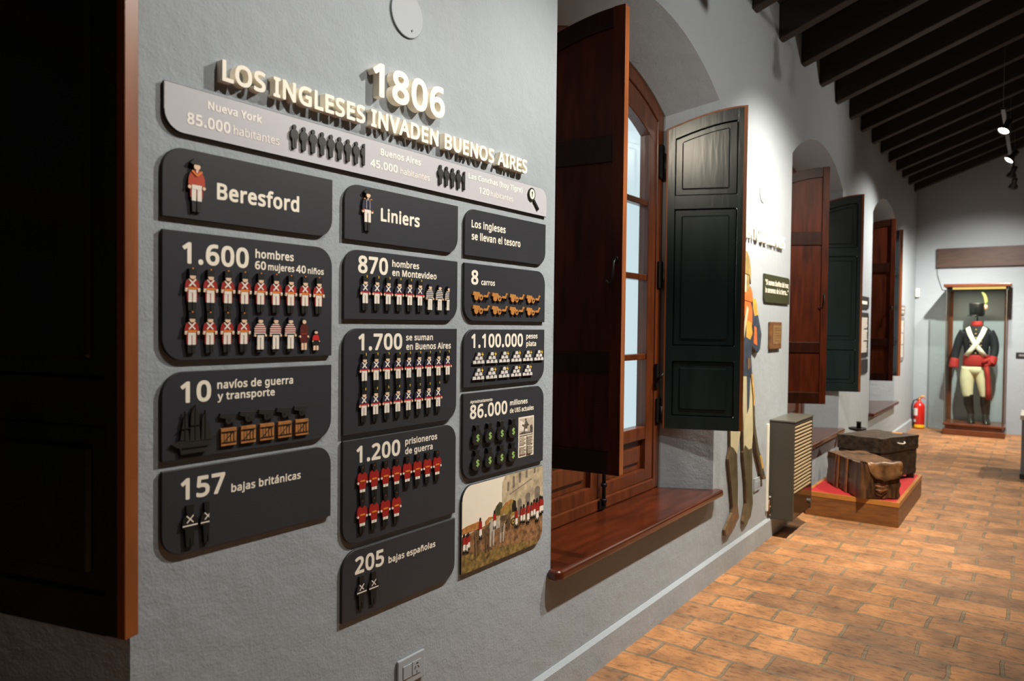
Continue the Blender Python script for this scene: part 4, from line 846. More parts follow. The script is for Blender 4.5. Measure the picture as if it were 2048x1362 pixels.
figure('fallen_soldier_figure', p, 0.905, 0.996, 0.096, 'fallen'); figure('fallen_soldier_figure', p, 0.948, 0.996, 0.095, 'fallen', True)

# column B
p = panel(B[0], 1.728, B[1], 1.882, ('tl', 'br'), 'charcoal panel with one large blue-coated officer beside a single name')
figure('officer_figure', p, 1.431, 1.758, 0.117, 'blue_officer'); wr(p, 'Liniers', 1.487, 1.649, 1.793, 0.0360)
p = panel(B[0], 1.510, B[1], 1.703, ('tl', 'br'), 'charcoal panel headed 870 with blue soldiers and striped sailors')
wr(p, '870', 1.402, 1.517, 1.6405, 0.0462, 0.027); wr(p, 'hombres', 1.534, 1.648, 1.6655, 0.0185); wr(p, 'en Montevideo', 1.534, 1.728, 1.639, 0.0190)
for i in range(6): figure('bluecoat_figure', p, 1.424 + 0.0446 * i, 1.536, 0.098, 'bluecoat')
for i in range(2): figure('sailor_figure', p, 1.691 + 0.045 * i, 1.536, 0.087, 'sailor_blue')
figure('sailor_figure', p, 1.779, 1.537, 0.084, 'sailor_blue', True)
p = panel(B[0], 1.191, B[1], 1.485, ('tl', 'br'), 'charcoal panel headed 1.700 with two rows of blue soldiers')
wr(p, '1.700', 1.405, 1.578, 1.424, 0.0455, 0.027); wr(p, 'se suman', 1.594, 1.714, 1.4495, 0.0180); wr(p, 'en Buenos Aires', 1.595, 1.800, 1.4215, 0.0190)
for i in range(9): figure('bluecoat_figure', p, 1.423 + 0.0445 * i, 1.319, 0.097, 'bluecoat')
for i in range(8): figure('bluecoat_figure', p, 1.422 + 0.0446 * i, 1.2215, 0.097, 'bluecoat')
p = panel(B[0], 0.884, B[1], 1.176, ('tr', 'bl'), 'charcoal panel headed 1.200 with red figures seen from behind')
wr(p, '1.200', 1.401, 1.573, 1.1095, 0.0455, 0.027); wr(p, 'prisioneros', 1.594, 1.738, 1.1365, 0.0185); wr(p, 'de guerra', 1.594, 1.717, 1.1075, 0.0185)
for i in range(8): figure('prisoner_figure', p, 1.419 + 0.0449 * i, 1.006, 0.098, 'prisoner')
for i in range(4): figure('prisoner_figure', p, 1.419 + 0.045 * i, 0.9105, 0.099, 'prisoner')
p = panel(B[0], 0.672, B[1], 0.866, ('tl', 'br'), 'charcoal panel headed 205, lowest of the middle column')
wr(p, '205', 1.398, 1.510, 0.797, 0.0460, 0.027); wr(p, 'bajas españolas', 1.528, 1.734, 0.796, 0.0185)
for i in range(2): figure('fallen_soldier_figure', p, 1.419 + 0.046 * i, 0.6955, 0.096, 'fallen')

# column C
p = panel(D[0], 1.727, D[1], 1.883, ('tl', 'br'), 'charcoal panel with two lines of lettering and no figures')
wr(p, 'Los ingleses', 1.900, 2.091, 1.8225, 0.0240); wr(p, 'se llevan el tesoro', 1.901, 2.183, 1.782, 0.0240)
p = panel(D[0], 1.511, D[1], 1.703, ('tr', 'bl'), 'charcoal panel headed 8 with two rows of orange carts')
wr(p, '8', 1.901, 1.939, 1.634, 0.0462, 0.027); wr(p, 'carros', 1.955, 2.032, 1.634, 0.0185)
for r_, v in enumerate((1.582, 1.5365)):
    for i in range(4):
        cu = 1.905 + 0.1045 * i
        Q = lambda pts: [(cu + x, v + y) for x, y in pts]
        shape_part('cart_figure', p, [('cart_print', Q([(0.0, 0.016), (0.002, 0.028), (0.036, 0.026), (0.038, 0.018), (0.056, 0.014), (0.056, 0.011), (0.03, 0.012)])), ('cart_print', Q(ell(0.018, 0.010, 0.0115, 0.0115, 14))), ('cart_print', Q(ell(0.043, 0.009, 0.0105, 0.0105, 14))),
            ('cart_print', Q([(0.056, 0.011), (0.058, 0.018), (0.076, 0.018), (0.083, 0.030), (0.090, 0.028), (0.092, 0.024), (0.086, 0.024), (0.080, 0.010), (0.064, 0.010)])),
            ('black_print', Q(rect(0.060, 0.0, 0.063, 0.011))), ('black_print', Q(rect(0.067, 0.0, 0.069, 0.010))), ('black_print', Q(rect(0.075, 0.0, 0.077, 0.010))), ('black_print', Q(rect(0.080, 0.001, 0.082, 0.012))), ('dark_print', Q(ell(0.043, 0.009, 0.003, 0.003, 8)))])
p = panel(D[0], 1.289, D[1], 1.483, ('tl', 'br'), 'charcoal panel headed 1.100.000 with piles of silver bars')
wr(p, '1.100.000', 1.905, 2.206, 1.4215, 0.0455, 0.027); wr(p, 'pesos', 2.227, 2.302, 1.4495, 0.0180); wr(p, 'plata', 2.228, 2.293, 1.4215, 0.0180)
for v, u00, k in ((1.3665, 1.939, 6), (1.313, 1.938, 5)):
    for i in range(k):
        cu = u00 + 0.0732 * i
        lay = [('black_print', [(cu - 0.033, v), (cu + 0.033, v), (cu + 0.012, v + 0.039), (cu - 0.012, v + 0.039)])]
        for row, n_ in enumerate((3, 2, 1)):
            for q in range(n_):
                x = cu + (q - (n_ - 1) / 2) * 0.0215
                y = v + row * 0.0132
                lay.append(('silver_print', [(x - 0.0100, y + 0.0008), (x + 0.0100, y + 0.0008), (x + 0.0070, y + 0.0118), (x - 0.0070, y + 0.0118)]))
        st = []
        for a in range(8):
            rr = 0.0085 if a % 2 == 0 else 0.0028
            st.append((cu + 0.019 + rr * math.cos(a * PI / 4) * 0.8, v + 0.0315 + rr * math.sin(a * PI / 4)))
        lay.append(('yellow_print', st))
        shape_part('silver_bars_figure', p, lay)
p = panel(D[0], 0.980, D[1], 1.270, ('tr', 'bl'), 'charcoal panel headed 86.000 with black money bags and a printed page')
wr(p, 'Aproximadamente', 1.902, 2.025, 1.235, 0.0105, 0.025); wr(p, '86.000', 1.901, 2.113, 1.183, 0.0455, 0.027); wr(p, 'millones', 2.129, 2.241, 1.210, 0.0180); wr(p, 'de U$S actuales', 2.129, 2.282, 1.1825, 0.0165)
for v in (1.092, 1.007):
    for i in range(4):
        cu = 1.932 + 0.0688 * i
        Q = lambda pts: [(cu + x, v + y) for x, y in pts]
        bag = [(0.0, 0.0), (0.019, 0.003), (0.027, 0.014), (0.026, 0.030), (0.018, 0.044), (0.009, 0.052), (0.008, 0.056), (0.015, 0.069), (0.008, 0.066), (0.0, 0.070)]
        bag = bag + [(-x, y) for x, y in reversed(bag[1:-1])]
        b_ = shape_part('money_bag_figure', p, [('black_print', Q(bag)), ('dark_print', Q([(x * 0.9, 0.003 + y * 0.66) for x, y in bag[:6]] + [(x * 0.9, 0.003 + y * 0.66) for x, y in bag[-5:]])), ('dark_print', Q(rect(-0.010, 0.0525, 0.010, 0.0555)))], T=0.010)
        write('$', cu - 0.0085, cu + 0.0085, v + 0.014, 0.023, PF + 0.0115, 'green_print', b_, 0.02, 'dollar_mark')
doc = MB()
doc.prism(rect(2.183, 1.013, 2.284, 1.161), WALL, PF, PF + 0.001, 'paper_print')
k = [0]
def dl(m, poly):
    k[0] += 1; doc.prism(poly, WALL, PF, PF + 0.001 + 0.00015 * k[0], m, back=False)
DU = lambda x, y: (2.183 + 0.101 * x, 1.013 + 0.148 * y)
dl('ink_faint', [DU(*q) for q in ((0.06, 0.56), (0.94, 0.56), (0.94, 0.96), (0.06, 0.96))])
dl('paper_print', [DU(*q) for q in ((0.07, 0.66), (0.40, 0.66), (0.36, 0.86), (0.08, 0.93))])
dl('ink_print', [DU(*q) for q in ((0.07, 0.57), (0.93, 0.57), (0.92, 0.62), (0.6, 0.60), (0.3, 0.63), (0.07, 0.60))])
dl('ink_print', [DU(*q) for q in ((0.34, 0.62), (0.36, 0.74), (0.22, 0.79), (0.24, 0.82), (0.38, 0.80), (0.44, 0.89), (0.52, 0.90), (0.62, 0.80), (0.70, 0.78), (0.60, 0.76), (0.55, 0.70), (0.68, 0.62))])
dl('paper_print', [DU(*q) for q in ((0.40, 0.63), (0.43, 0.70), (0.56, 0.69), (0.62, 0.63))])
dl('ink_print', [DU(0.46 + 0.06 * math.cos(t), 0.925 + 0.03 * math.sin(t)) for t in [i * PI / 5 for i in range(10)]])
dl('ink_print', [DU(*q) for q in ((0.74, 0.62), (0.76, 0.76), (0.86, 0.78), (0.92, 0.70), (0.92, 0.62))])
dl('ink_print', [DU(*q) for q in ((0.08, 0.525), (0.92, 0.525), (0.92, 0.54), (0.08, 0.54))])
for col in (0.08, 0.53):
    for r_ in range(15):
        y = 0.49 - r_ * 0.030
        if r_ == 7: continue
        dl('ink_faint', [DU(*q) for q in ((col, y), (col + 0.39 - 0.08 * ((r_ * 7 + int(col * 9)) % 3 == 0), y), (col + 0.39 - 0.08 * ((r_ * 7 + int(col * 9)) % 3 == 0), y + 0.012), (col, y + 0.012))])
d_ = doc.build('printed_page', p); d_['label'] = 'cream printed page with an engraving'

# picture panel: a plain painted street scene in the same colours
p = panel(D[0], 0.668, D[1], 0.961, ('tl', 'br'), 'printed picture of soldiers, horses and a covered cart, lowest of its column', 'picture_panel', 'sky_print', 'picture', None)
pic = MB(); k2 = [0]
PU = lambda x, y: (D[0] + (D[1] - D[0]) * x, 0.668 + 0.293 * y)
frame_poly = rrect(D[0], 0.668, D[1], 0.961, 0.05, ('tl', 'br'))
def pl(m, pts):
    k2[0] += 1
    q = [PU(*a) for a in pts]
    pic.prism(q, WALL, PF, PF + 0.0004 + 0.00004 * k2[0], m, back=False)
rb = [(x, y) for x, y in [((a - D[0]) / (D[1] - D[0]), (b - 0.668) / 0.293) for a, b in frame_poly]]
ground = [q for q in rb if q[1] < 0.43]
pl('ground_print', [(0, 0.43), (0.0, 0.0)] + [q for q in ground if q[0] > 0.5] + [(1.0, 0.43), (0.5, 0.46), (0.25, 0.47)])
pl('turf_print', [(0.0, 0.0), (0.89, 0.0), (0.94, 0.04), (0.6, 0.13), (0.3, 0.16), (0.0, 0.22)])
pl('stone_print', [(0.46, 0.44), (0.46, 0.93), (0.50, 1.0), (1.0, 1.0), (1.0, 0.43)])
pl('stone_dark', [(0.55, 0.745), (0.84, 0.86), (0.84, 0.875), (0.55, 0.76)])
for x, y, hh in ((0.52, 0.80, 0.10), (0.59, 0.82, 0.13), (0.67, 0.86, 0.12), (0.76, 0.90, 0.10), (0.87, 0.93, 0.07)):
    pl('stone_dark', [(x, y), (x + 0.025, y), (x + 0.025, y + hh), (x + 0.0125, min(0.995, y + hh + 0.02)), (x, y + hh)])
for x, wd, y1 in ((0.655, 0.055, 0.66), (0.76, 0.065, 0.70), (0.885, 0.075, 0.75)):
    pl('stone_print', [(x - 0.01, 0.44)] + [(x + wd / 2 + (wd / 2 + 0.01) * math.cos(t), y1 - 0.05 + 0.075 * math.sin(t)) for t in [PI - i * PI / 8 for i in range(9)]] + [(x + wd + 0.01, 0.44)])
    pl('stone_dark', [(x, 0.46)] + [(x + wd / 2 + wd / 2 * math.cos(t), y1 - 0.05 + 0.055 * math.sin(t)) for t in [PI - i * PI / 8 for i in range(9)]] + [(x + wd, 0.46)])
pl('tree_print', [(0.35, 0.52), (0.36, 0.60), (0.39, 0.66), (0.43, 0.70), (0.46, 0.68), (0.46, 0.50)])
pl('hay_print', [(0.0, 0.46), (0.0, 0.52), (0.06, 0.54), (0.14, 0.545), (0.20, 0.55), (0.20, 0.46)])
pl('hay_print', [(0.26, 0.52), (0.30, 0.56), (0.36, 0.545), (0.44, 0.54), (0.44, 0.47), (0.26, 0.47)])
pl('stone_print', [(0.30, 0.45), (0.30, 0.525), (0.44, 0.535), (0.44, 0.45)])
pl('canvas_print', [(0.43, 0.46), (0.44, 0.60), (0.50, 0.665), (0.57, 0.69), (0.62, 0.66), (0.63, 0.50), (0.58, 0.46)])
pl('hay_print', [(0.44, 0.59), (0.50, 0.665), (0.575, 0.69), (0.57, 0.66), (0.50, 0.61), (0.45, 0.56)])
pl('black_print', [(0.585, 0.52), (0.58, 0.61), (0.60, 0.67), (0.63, 0.65), (0.64, 0.52)])
for x, y, r_ in ((0.49, 0.465, 0.062), (0.60, 0.405, 0.045)):
    pl('black_print', ell(x, y, r_ * 0.6, r_, 16)); pl('canvas_print', ell(x, y, r_ * 0.45, r_ * 0.76, 14)); pl('black_print', ell(x, y, 0.008, 0.013, 8))
def horse(x, y, s, m):
    pl(m, [(x, y + 0.24 * s), (x + 0.02 * s, y + 0.29 * s), (x + 0.13 * s, y + 0.28 * s), (x + 0.18 * s, y + 0.34 * s), (x + 0.21 * s, y + 0.31 * s), (x + 0.17 * s, y + 0.20 * s), (x + 0.02 * s, y + 0.17 * s)])
    for dx in (0.01, 0.045, 0.13, 0.165): pl(m, [(x + dx * s, y), (x + (dx + 0.016) * s, y), (x + (dx + 0.028) * s, y + 0.22 * s), (x + (dx - 0.002) * s, y + 0.22 * s)])
def trooper(x, y, s, coat='red_print'):
    pl('white_print', [(x - 0.015 * s, y), (x + 0.02 * s, y), (x + 0.016 * s, y + 0.12 * s), (x - 0.012 * s, y + 0.12 * s)])
    pl(coat, [(x - 0.020 * s, y + 0.10 * s), (x + 0.022 * s, y + 0.10 * s), (x + 0.018 * s, y + 0.20 * s), (x - 0.014 * s, y + 0.20 * s)])
    pl('black_print', ell(x, y + 0.225 * s, 0.010 * s, 0.028 * s, 8))
    pl('black_print', [(x - 0.016 * s, y - 0.03 * s), (x - 0.002 * s, y - 0.03 * s), (x - 0.002 * s, y + 0.02 * s), (x - 0.014 * s, y + 0.02 * s)])
    pl('black_print', [(x + 0.006 * s, y - 0.03 * s), (x + 0.02 * s, y - 0.03 * s), (x + 0.018 * s, y + 0.02 * s), (x + 0.006 * s, y + 0.02 * s)])
horse(0.13, 0.155, 1.0, 'horse_print'); horse(0.30, 0.20, 1.0, 'horse_grey'); horse(0.43, 0.32, 0.7, 'horse_print')
trooper(0.20, 0.36, 0.9); trooper(0.365, 0.415, 0.8)
for x, y, s in ((0.02, 0.26, 0.8), (0.055, 0.25, 0.8), (0.07, 0.28, 0.7), (0.635, 0.34, 0.9), (0.70, 0.37, 0.75), (0.735, 0.36, 0.85), (0.79, 0.34, 1.0), (0.84, 0.38, 0.75), (0.875, 0.38, 0.85), (0.915, 0.32, 1.1), (0.96, 0.39, 0.9), (0.985, 0.40, 0.8)): trooper(x, y, s)
pic.build('printed_scene', p)

# ------------------------------------------------------------------ raised title letters, one thing each
ADV = {}
def raised(line, u0, u1, v, cap, d, labels, group, name='raised_letter', bold=0.024, m='letter_cream'):
    pens = []; x = 0
    for ch in line:
        if ch not in ADV: ADV[ch] = GLYPHS_BOLD[ch][0] / 500
        pens.append(x); x += ADV[ch]
    cells = []
    for ch, px in zip(line, pens):
        if ch == ' ': continue
        me = text_mesh(ch, 0, bold); b = bounds(me); bpy.data.meshes.remove(me)
        cells.append((ch, px + b[0], px + b[1]))
    lo, hi = cells[0][1], cells[-1][2]
    sc_ = (u1 - u0) / (hi - lo)
    for (ch, a, b), lb in zip(cells, labels):
        o = write(ch, u0 + (a - lo) * sc_, u0 + (b - lo) * sc_, v, cap, d / 2 + 0.001, m, None, bold, name, depth=d)
        tag(o, lb, 'letter', group)
cnt = {0: 'first', 1: 'second', 2: 'third'}
labs = []
line = 'LOS INGLESES INVADEN BUENOS AIRES'
for wd in line.split():
    seen = {}
    for ch in wd:
        seen[ch] = seen.get(ch, 0) + 1
        if wd.count(ch) > 1: labs.append(f'raised cream wall letter, {cnt[seen[ch] - 1]} {ch} in the word {wd}')
        else: labs.append(f'raised cream wall letter, the {ch} in the word {wd}')
raised('1806', 1.438, 1.742, 2.139, 0.090, 0.026, [f'large raised cream digit {x} of the year above the wall title' for x in '1806'], 'large raised year digits', 'raised_digit')
raised(line, 0.977, 2.203, 2.050, 0.0465, 0.022, labs, 'raised title letters')
line2 = 'ENTO DE MARES'
labs2 = []
names2 = line2.replace(' ', '')
for i, ch in enumerate(names2):
    labs2.append(f'raised cream letter above the olive quote board, {ORD[len(names2) - 1 - i]} from the row end')
raised(line2, 4.66, 5.53, 2.077, 0.080, 0.025, labs2, 'raised letters above the olive board')

# ------------------------------------------------------------------ small fittings on the long wall
def round_plate(cy, cz, r, label):
    root = empty('cover_plate', (0, cy, cz - r), label, 'wall plate')
    m_ = MB(); m_.prism(ell(cy, cz, r, r, 40), WALL, 0.001, 0.006, 'paint_plate'); dc = m_.build('disc', root, bevel=0.002)
    for a in (-0.62, 0.62):
        s_ = MB(); s_.prism(ell(cy + a * r * 0.45, cz - a * r * 1.0, 0.0035, 0.0035, 10), WALL, 0.0061, 0.0078, 'cable_grey'); s_.build('screw', dc)
    return root
round_plate(1.595, 2.416, 0.067, 'round painted cover plate on the wall above the large year')
round_plate(5.06, 2.42, 0.07, 'faint round cover plate high on the wall behind the green shutter')

def outlet(u0, v0, u1, v1, label):
    root = empty('wall_outlet', (0, (u0 + u1) / 2, v0), label, 'outlet')
    m_ = MB(); m_.prism(rect(u0, v0, u1, v1), WALL, 0.001, 0.010, 'outlet_plastic'); fp = m_.build('face_plate', root, bevel=0.003)
    mu, mv, h = (u0 + u1) / 2, (v0 + v1) / 2, (v1 - v0)
    a = MB(); a.prism(rect(u0 + 0.02, mv - h * 0.24, mu - 0.002, mv + h * 0.24), WALL, 0.0095, 0.0125, 'outlet_plastic'); a.build('rocker', fp, bevel=0.001)
    a = MB(); a.prism(rect(mu + 0.002, mv - h * 0.24, u1 - 0.02, mv + h * 0.24), WALL, 0.0095, 0.0122, 'outlet_plastic')
    cx = (mu + u1 - 0.018) / 2
    for t in (strip((cx - 0.010, mv - 0.004), (cx - 0.004, mv + 0.004), 0.003), strip((cx + 0.010, mv - 0.004), (cx + 0.004, mv + 0.004), 0.003), strip((cx, mv - 0.018), (cx, mv - 0.010), 0.003), strip((cx - 0.002, mv + 0.012), (cx + 0.006, mv + 0.012), 0.004)):
        a.prism(t, WALL, 0.0120, 0.0126, 'socket_dark')
    a.build('socket', fp)
    return root
outlet(1.573, 0.400, 1.690, 0.485, 'grey wall outlet low on the blue wall beneath the panels')
outlet(4.975, 0.385, 5.10, 0.475, 'grey wall outlet beside the wall heater near the sabre tip')

# ------------------------------------------------------------------ life-size cut-out of a soldier on the wall
SC = empty('soldier_cutout', (0, 4.66, 0.21), 'life-size printed soldier cutout in tall boots, half hidden behind the green shutter', 'cutout')
W0c, W1c = 0.004, 0.020
def cut(name, layers, dw=0.0):
    m_ = MB()
    for i, (m, poly) in enumerate(layers):
        m_.prism(poly, WALL, W0c + dw, W1c + dw + 0.0006 * i, m, 'cut_brown')
    return m_.build(name, SC)
cut('trousers', [('cut_cream', [(4.452, 0.74), (4.575, 0.70), (4.63, 0.83), (4.66, 1.00), (4.675, 0.83), (4.70, 0.69), (4.86, 0.66), (4.886, 0.80), (4.872, 1.035), (4.835, 1.20), (4.50, 1.22), (4.44, 1.00)]), ('cut_olive', [(4.70, 0.69), (4.672, 0.84), (4.662, 1.0), (4.69, 0.86)]), ('cut_blue', [(4.735, 1.19), (4.81, 1.18), (4.79, 0.98), (4.755, 0.94)])])
cut('boot', [('cut_olive', [(4.417, 0.69), (4.452, 0.765), (4.50, 0.75), (4.572, 0.70), (4.598, 0.50), (4.60, 0.37), (4.632, 0.285), (4.56, 0.265), (4.481, 0.219), (4.391, 0.222), (4.375, 0.262), (4.44, 0.305), (4.52, 0.352), (4.474, 0.52)]), ('cut_brown', [(4.52, 0.40), (4.60, 0.37), (4.632, 0.285), (4.48, 0.225), (4.395, 0.225), (4.385, 0.26), (4.50, 0.33)])], 0.001)
cut('boot', [('cut_olive', [(4.690, 0.695), (4.72, 0.74), (4.80, 0.70), (4.872, 0.70), (4.889, 0.45), (4.907, 0.32), (4.866, 0.243), (4.80, 0.22), (4.749, 0.215), (4.715, 0.245), (4.75, 0.31), (4.775, 0.35), (4.749, 0.516)])], 0.001)
cut('coat', [('cut_blue', [(4.50, 1.20), (4.84, 1.18), (4.812, 1.31), (4.835, 1.40), (4.83, 1.55), (4.88, 1.66), (4.80, 1.71), (4.52, 1.71), (4.46, 1.64), (4.49, 1.40)]), ('cut_orange', [(4.60, 1.68), (4.75, 1.70), (4.86, 1.56), (4.80, 1.50), (4.72, 1.48)]), ('cut_gold', [(4.70, 1.55), (4.80, 1.53), (4.83, 1.46), (4.78, 1.42), (4.70, 1.44)]), ('cut_cream', [(4.56, 1.30), (4.60, 1.30), (4.74, 1.62), (4.70, 1.64)]), ('cut_brown', [(4.735, 1.30), (4.79, 1.30), (4.80, 1.24), (4.74, 1.22)])], 0.002)
cut('sleeve', [('cut_blue', [(4.815, 1.66), (4.895, 1.668), (4.93, 1.59), (5.017, 1.455), (4.993, 1.356), (4.945, 1.330), (4.825, 1.38), (4.84, 1.47), (4.82, 1.53)]), ('cut_gold', [(4.81, 1.69), (4.875, 1.69), (4.905, 1.655), (4.935, 1.585), (4.86, 1.575), (4.825, 1.63)]), ('cut_orange', [(4.855, 1.51), (4.905, 1.50), (4.925, 1.38), (4.85, 1.395)])], 0.004)
cut('sleeve', [('cut_blue', [(4.48, 1.66), (4.42, 1.60), (4.36, 1.45), (4.40, 1.34), (4.48, 1.36), (4.47, 1.45), (4.52, 1.55)])], 0.004)
cut('head', [('skin_print', ell(4.64, 1.79, 0.075, 0.095, 16)), ('cut_hair', [(4.69, 1.84), (4.735, 1.86), (4.755, 1.76), (4.73, 1.71), (4.69, 1.73)])], 0.002)
cut('collar', [('cut_orange', [(4.58, 1.68), (4.80, 1.665), (4.808, 1.72), (4.765, 1.765), (4.70, 1.73), (4.60, 1.72)])], 0.006)
cut('hat', [('cut_hair', [(4.53, 1.85), (4.54, 1.95), (4.60, 1.99), (4.68, 1.985), (4.735, 1.945), (4.765, 1.86), (4.765, 1.78), (4.735, 1.84)])], 0.006)
cut('sabre', [('cut_olive', [(4.81, 1.19), (4.835, 1.20), (4.885, 1.06), (4.915, 0.85), (4.99, 0.70), (5.065, 0.60), (5.169, 0.447), (5.105, 0.452), (5.03, 0.57), (4.965, 0.66), (4.89, 0.80), (4.858, 1.05)]), ('cut_gold', [(4.812, 1.19), (4.835, 1.20), (4.885, 1.06), (4.895, 0.98), (4.87, 0.98), (4.86, 1.05)]), ('cut_gold', [(5.02, 0.63), (5.055, 0.63), (5.11, 0.535), (5.08, 0.53)]), ('cut_brown', [(5.12, 0.475), (5.148, 0.47), (5.165, 0.45), (5.11, 0.455)])], 0.005)

# ------------------------------------------------------------------ olive quote board, plaque, text boards
p = empty('quote_board', (0, 5.41, 1.676), 'olive green wall board bearing a quotation, under raised cream letters', 'sign panel')
m_ = MB(); m_.prism(rrect(5.10, 1.676, 5.722, 1.872, 0.035, ('tr', 'bl')), WALL, 0.0015, 0.014, 'olive_panel'); m_.build('board', p, bevel=0.001, seg=1)
write('"Si somos dueños del mar,', 5.115, 5.695, 1.797, 0.036, 0.0148, 'cream', p, 0.025)
write('lo seremos de la tierra..."', 5.115, 5.685, 1.744, 0.036, 0.0148, 'cream', p, 0.025)
p = empty('wall_plaque', (0, 5.378, 1.347), 'small brown wooden plaque on the bright wall below the olive board', 'plaque')
m_ = MB(); m_.prism(rect(5.242, 1.347, 5.514, 1.542), WALL, 0.001, 0.020, 'plaque_wood'); m_.build('backing', p, bevel=0.006)
m_ = MB(); m_.prism(rect(5.30, 1.383, 5.485, 1.518), WALL, 0.0195, 0.0215, 'plaque_metal')
for i in range(6): m_.prism(rect(5.325, 1.495 - i * 0.018, 5.46, 1.500 - i * 0.018), WALL, 0.0215, 0.0220, 'plaque_wood')
m_.build('metal_plate', p)

def info_board(name, u0, v0, u1, v1, corners, m, label, lines, cols, group=None, margin=0.06):
    p = empty(name, (0, (u0 + u1) / 2, v0), label, 'sign panel', group)
    a = MB(); a.prism(rrect(u0, v0, u1, v1, 0.045, corners), WALL, 0.0015, 0.014, m, 'panel_side'); a.build('board', p)
    if lines:
        b = MB(); rng = random.Random(3)
        for i in range(lines):
            y = v1 - margin - (v1 - v0 - 2 * margin) * i / max(1, lines - 1)
            if cols == 3 and i in (lines // 3, 2 * lines // 3):
                b.prism(rect(u0 + 0.05, y - 0.006, u0 + 0.5 * (u1 - u0), y + 0.006), WALL, 0.0142, 0.0146, 'info_text'); continue
            b.prism(rect(u0 + 0.04, y - 0.0065, u1 - 0.06 - 0.05 * rng.random(), y + 0.0065), WALL, 0.0142, 0.0146, 'info_text')
        b.build('lettering', p)
    return p
p = info_board('title_board', 8.40, 1.715, 8.93, 1.85, ('tl', 'br'), 'info_black', 'small black title board above the long text board past the middle window', 0, 0, 'black text boards')
t_ = MB(); t_.prism(rect(8.46, 1.765, 8.82, 1.80), WALL, 0.0142, 0.0148, 'cream'); t_.build('lettering', p)
info_board('text_board', 8.40, 1.19, 8.93, 1.675, ('tr',), 'info_black', 'tall black board filled with text between the two far windows', 26, 3, 'black text boards')
info_board('blank_board', 8.40, 1.012, 8.93, 1.165, ('br',), 'info_black', 'plain black board beneath the text board between the far windows', 0, 0, 'black text boards')
p = info_board('title_board', 11.05, 1.70, 11.66, 1.83, ('tl', 'br'), 'info_grey', 'small grey title board between the last window and the end wall', 2, 1, 'grey text boards', 0.04)
info_board('text_board', 11.05, 1.06, 11.62, 1.67, ('tr', 'br'), 'info_grey', 'tall grey text board between the last window and the end wall', 28, 3, 'grey text boards')

# ------------------------------------------------------------------ wall heater
HY0, HY1, HX, HZ0, HZ1 = 5.325, 5.845, 0.172, 0.135, 0.845
root = empty('wall_heater', (0, HY0, HZ0), 'grey-brown metal wall heater with louvred front beside the cutout soldier', 'heater')
m_ = MB()
m_.box((0.001, HY0, HZ0), (HX, HY0 + 0.02, HZ1 - 0.012), 'heater_metal'); m_.box((0.001, HY1 - 0.02, HZ0), (HX, HY1, HZ1 - 0.012), 'heater_metal')
m_.box((0.001, HY0 + 0.02, HZ0), (0.02, HY1 - 0.02, HZ1 - 0.012), 'heater_metal'); m_.box((0.001, HY0 + 0.02, HZ0), (HX - 0.01, HY1 - 0.02, HZ0 + 0.02), 'heater_metal')
m_.box((HX - 0.025, HY0 + 0.02, HZ1 - 0.035), (HX - 0.001, HY1 - 0.02, HZ1 - 0.012), 'heater_metal')
m_.build('casing', root, bevel=0.004)
m_ = MB(); m_.box((0.001, HY0 - 0.004, HZ1 - 0.012), (HX + 0.006, HY1 + 0.004, HZ1), 'heater_top'); m_.build('top_cover', root, bevel=0.003)
NL = 19
for i in range(NL):
    z = 0.335 + 0.462 * i / (NL - 1)
    m_ = MB(); m_.prism([(HX - 0.022, z + 0.014), (HX - 0.002, z + 0.002), (HX, z - 0.006), (HX - 0.003, z - 0.006), (HX - 0.022, z + 0.006)], lambda u, v, w: (u, w, v), HY0 + 0.021, HY1 - 0.021, 'louver_tan')
    m_.build('louver', root)
m_ = MB(); m_.box((HX - 0.012, HY0 + 0.02, HZ0 + 0.02), (HX - 0.002, HY1 - 0.02, 0.320), 'heater_glass'); m_.build('lower_panel', root)
m_ = MB(); m_.prism(ell(HY1 - 0.07, 0.20, 0.018, 0.018, 14), WALL, HX - 0.002, HX + 0.012, 'heater_metal'); m_.build('control_knob', root)
m_ = MB()
for z in (0.16, 0.22, 0.29): m_.tube([(0.012, HY0 - 0.006, z), (0.012, HY0, z)], 0.006, 'silver_print', 8)
m_.tube([(0.006, HY0 - 0.02, 0.15), (0.006, HY0 - 0.02, 0.27)], 0.012, 'leather_strap', 8)
m_.build('gas_pipe', root)

m_ = MB(); m_.box((0.001, 5.252, 0.20), (0.016, 5.276, 0.82), 'sensor_white'); tag(m_.build('cable_conduit', bevel=0.002), 'thin white cable conduit running up the wall beside the heater', 'conduit')
# ------------------------------------------------------------------ podium with two trunks
PX0, PX1, PY0, PY1, PZ = 0.05, 0.722, 6.165, 7.50, 0.19
root = empty('display_podium', ((PX0 + PX1) / 2, (PY0 + PY1) / 2, 0), 'low wooden podium with red felt top on the brick floor', 'podium')
m_ = MB(); m_.box((PX0, PY0, 0.001), (PX1, PY1, PZ - 0.035), 'podium_wood'); m_.build('body', root, bevel=0.002)
m_ = MB()
e = 0.022
for lo, hi in (((PX0 - .003, PY0 - .003), (PX1 + .003, PY0 + e)), ((PX0 - .003, PY1 - e), (PX1 + .003, PY1 + .003)), ((PX0 - .003, PY0 + e), (PX0 + e, PY1 - e)), ((PX1 - e, PY0 + e), (PX1 + .003, PY1 - e))):
    m_.box((*lo, PZ - 0.035), (*hi, PZ), 'podium_edge')
m_.build('edge_trim', root)
m_ = MB(); m_.box((PX0 + e, PY0 + e, PZ - 0.035), (PX1 - e, PY1 - e, PZ - 0.002), 'red_felt'); f_ = m_.build('felt_top', root); f_['label'] = 'red felt top'

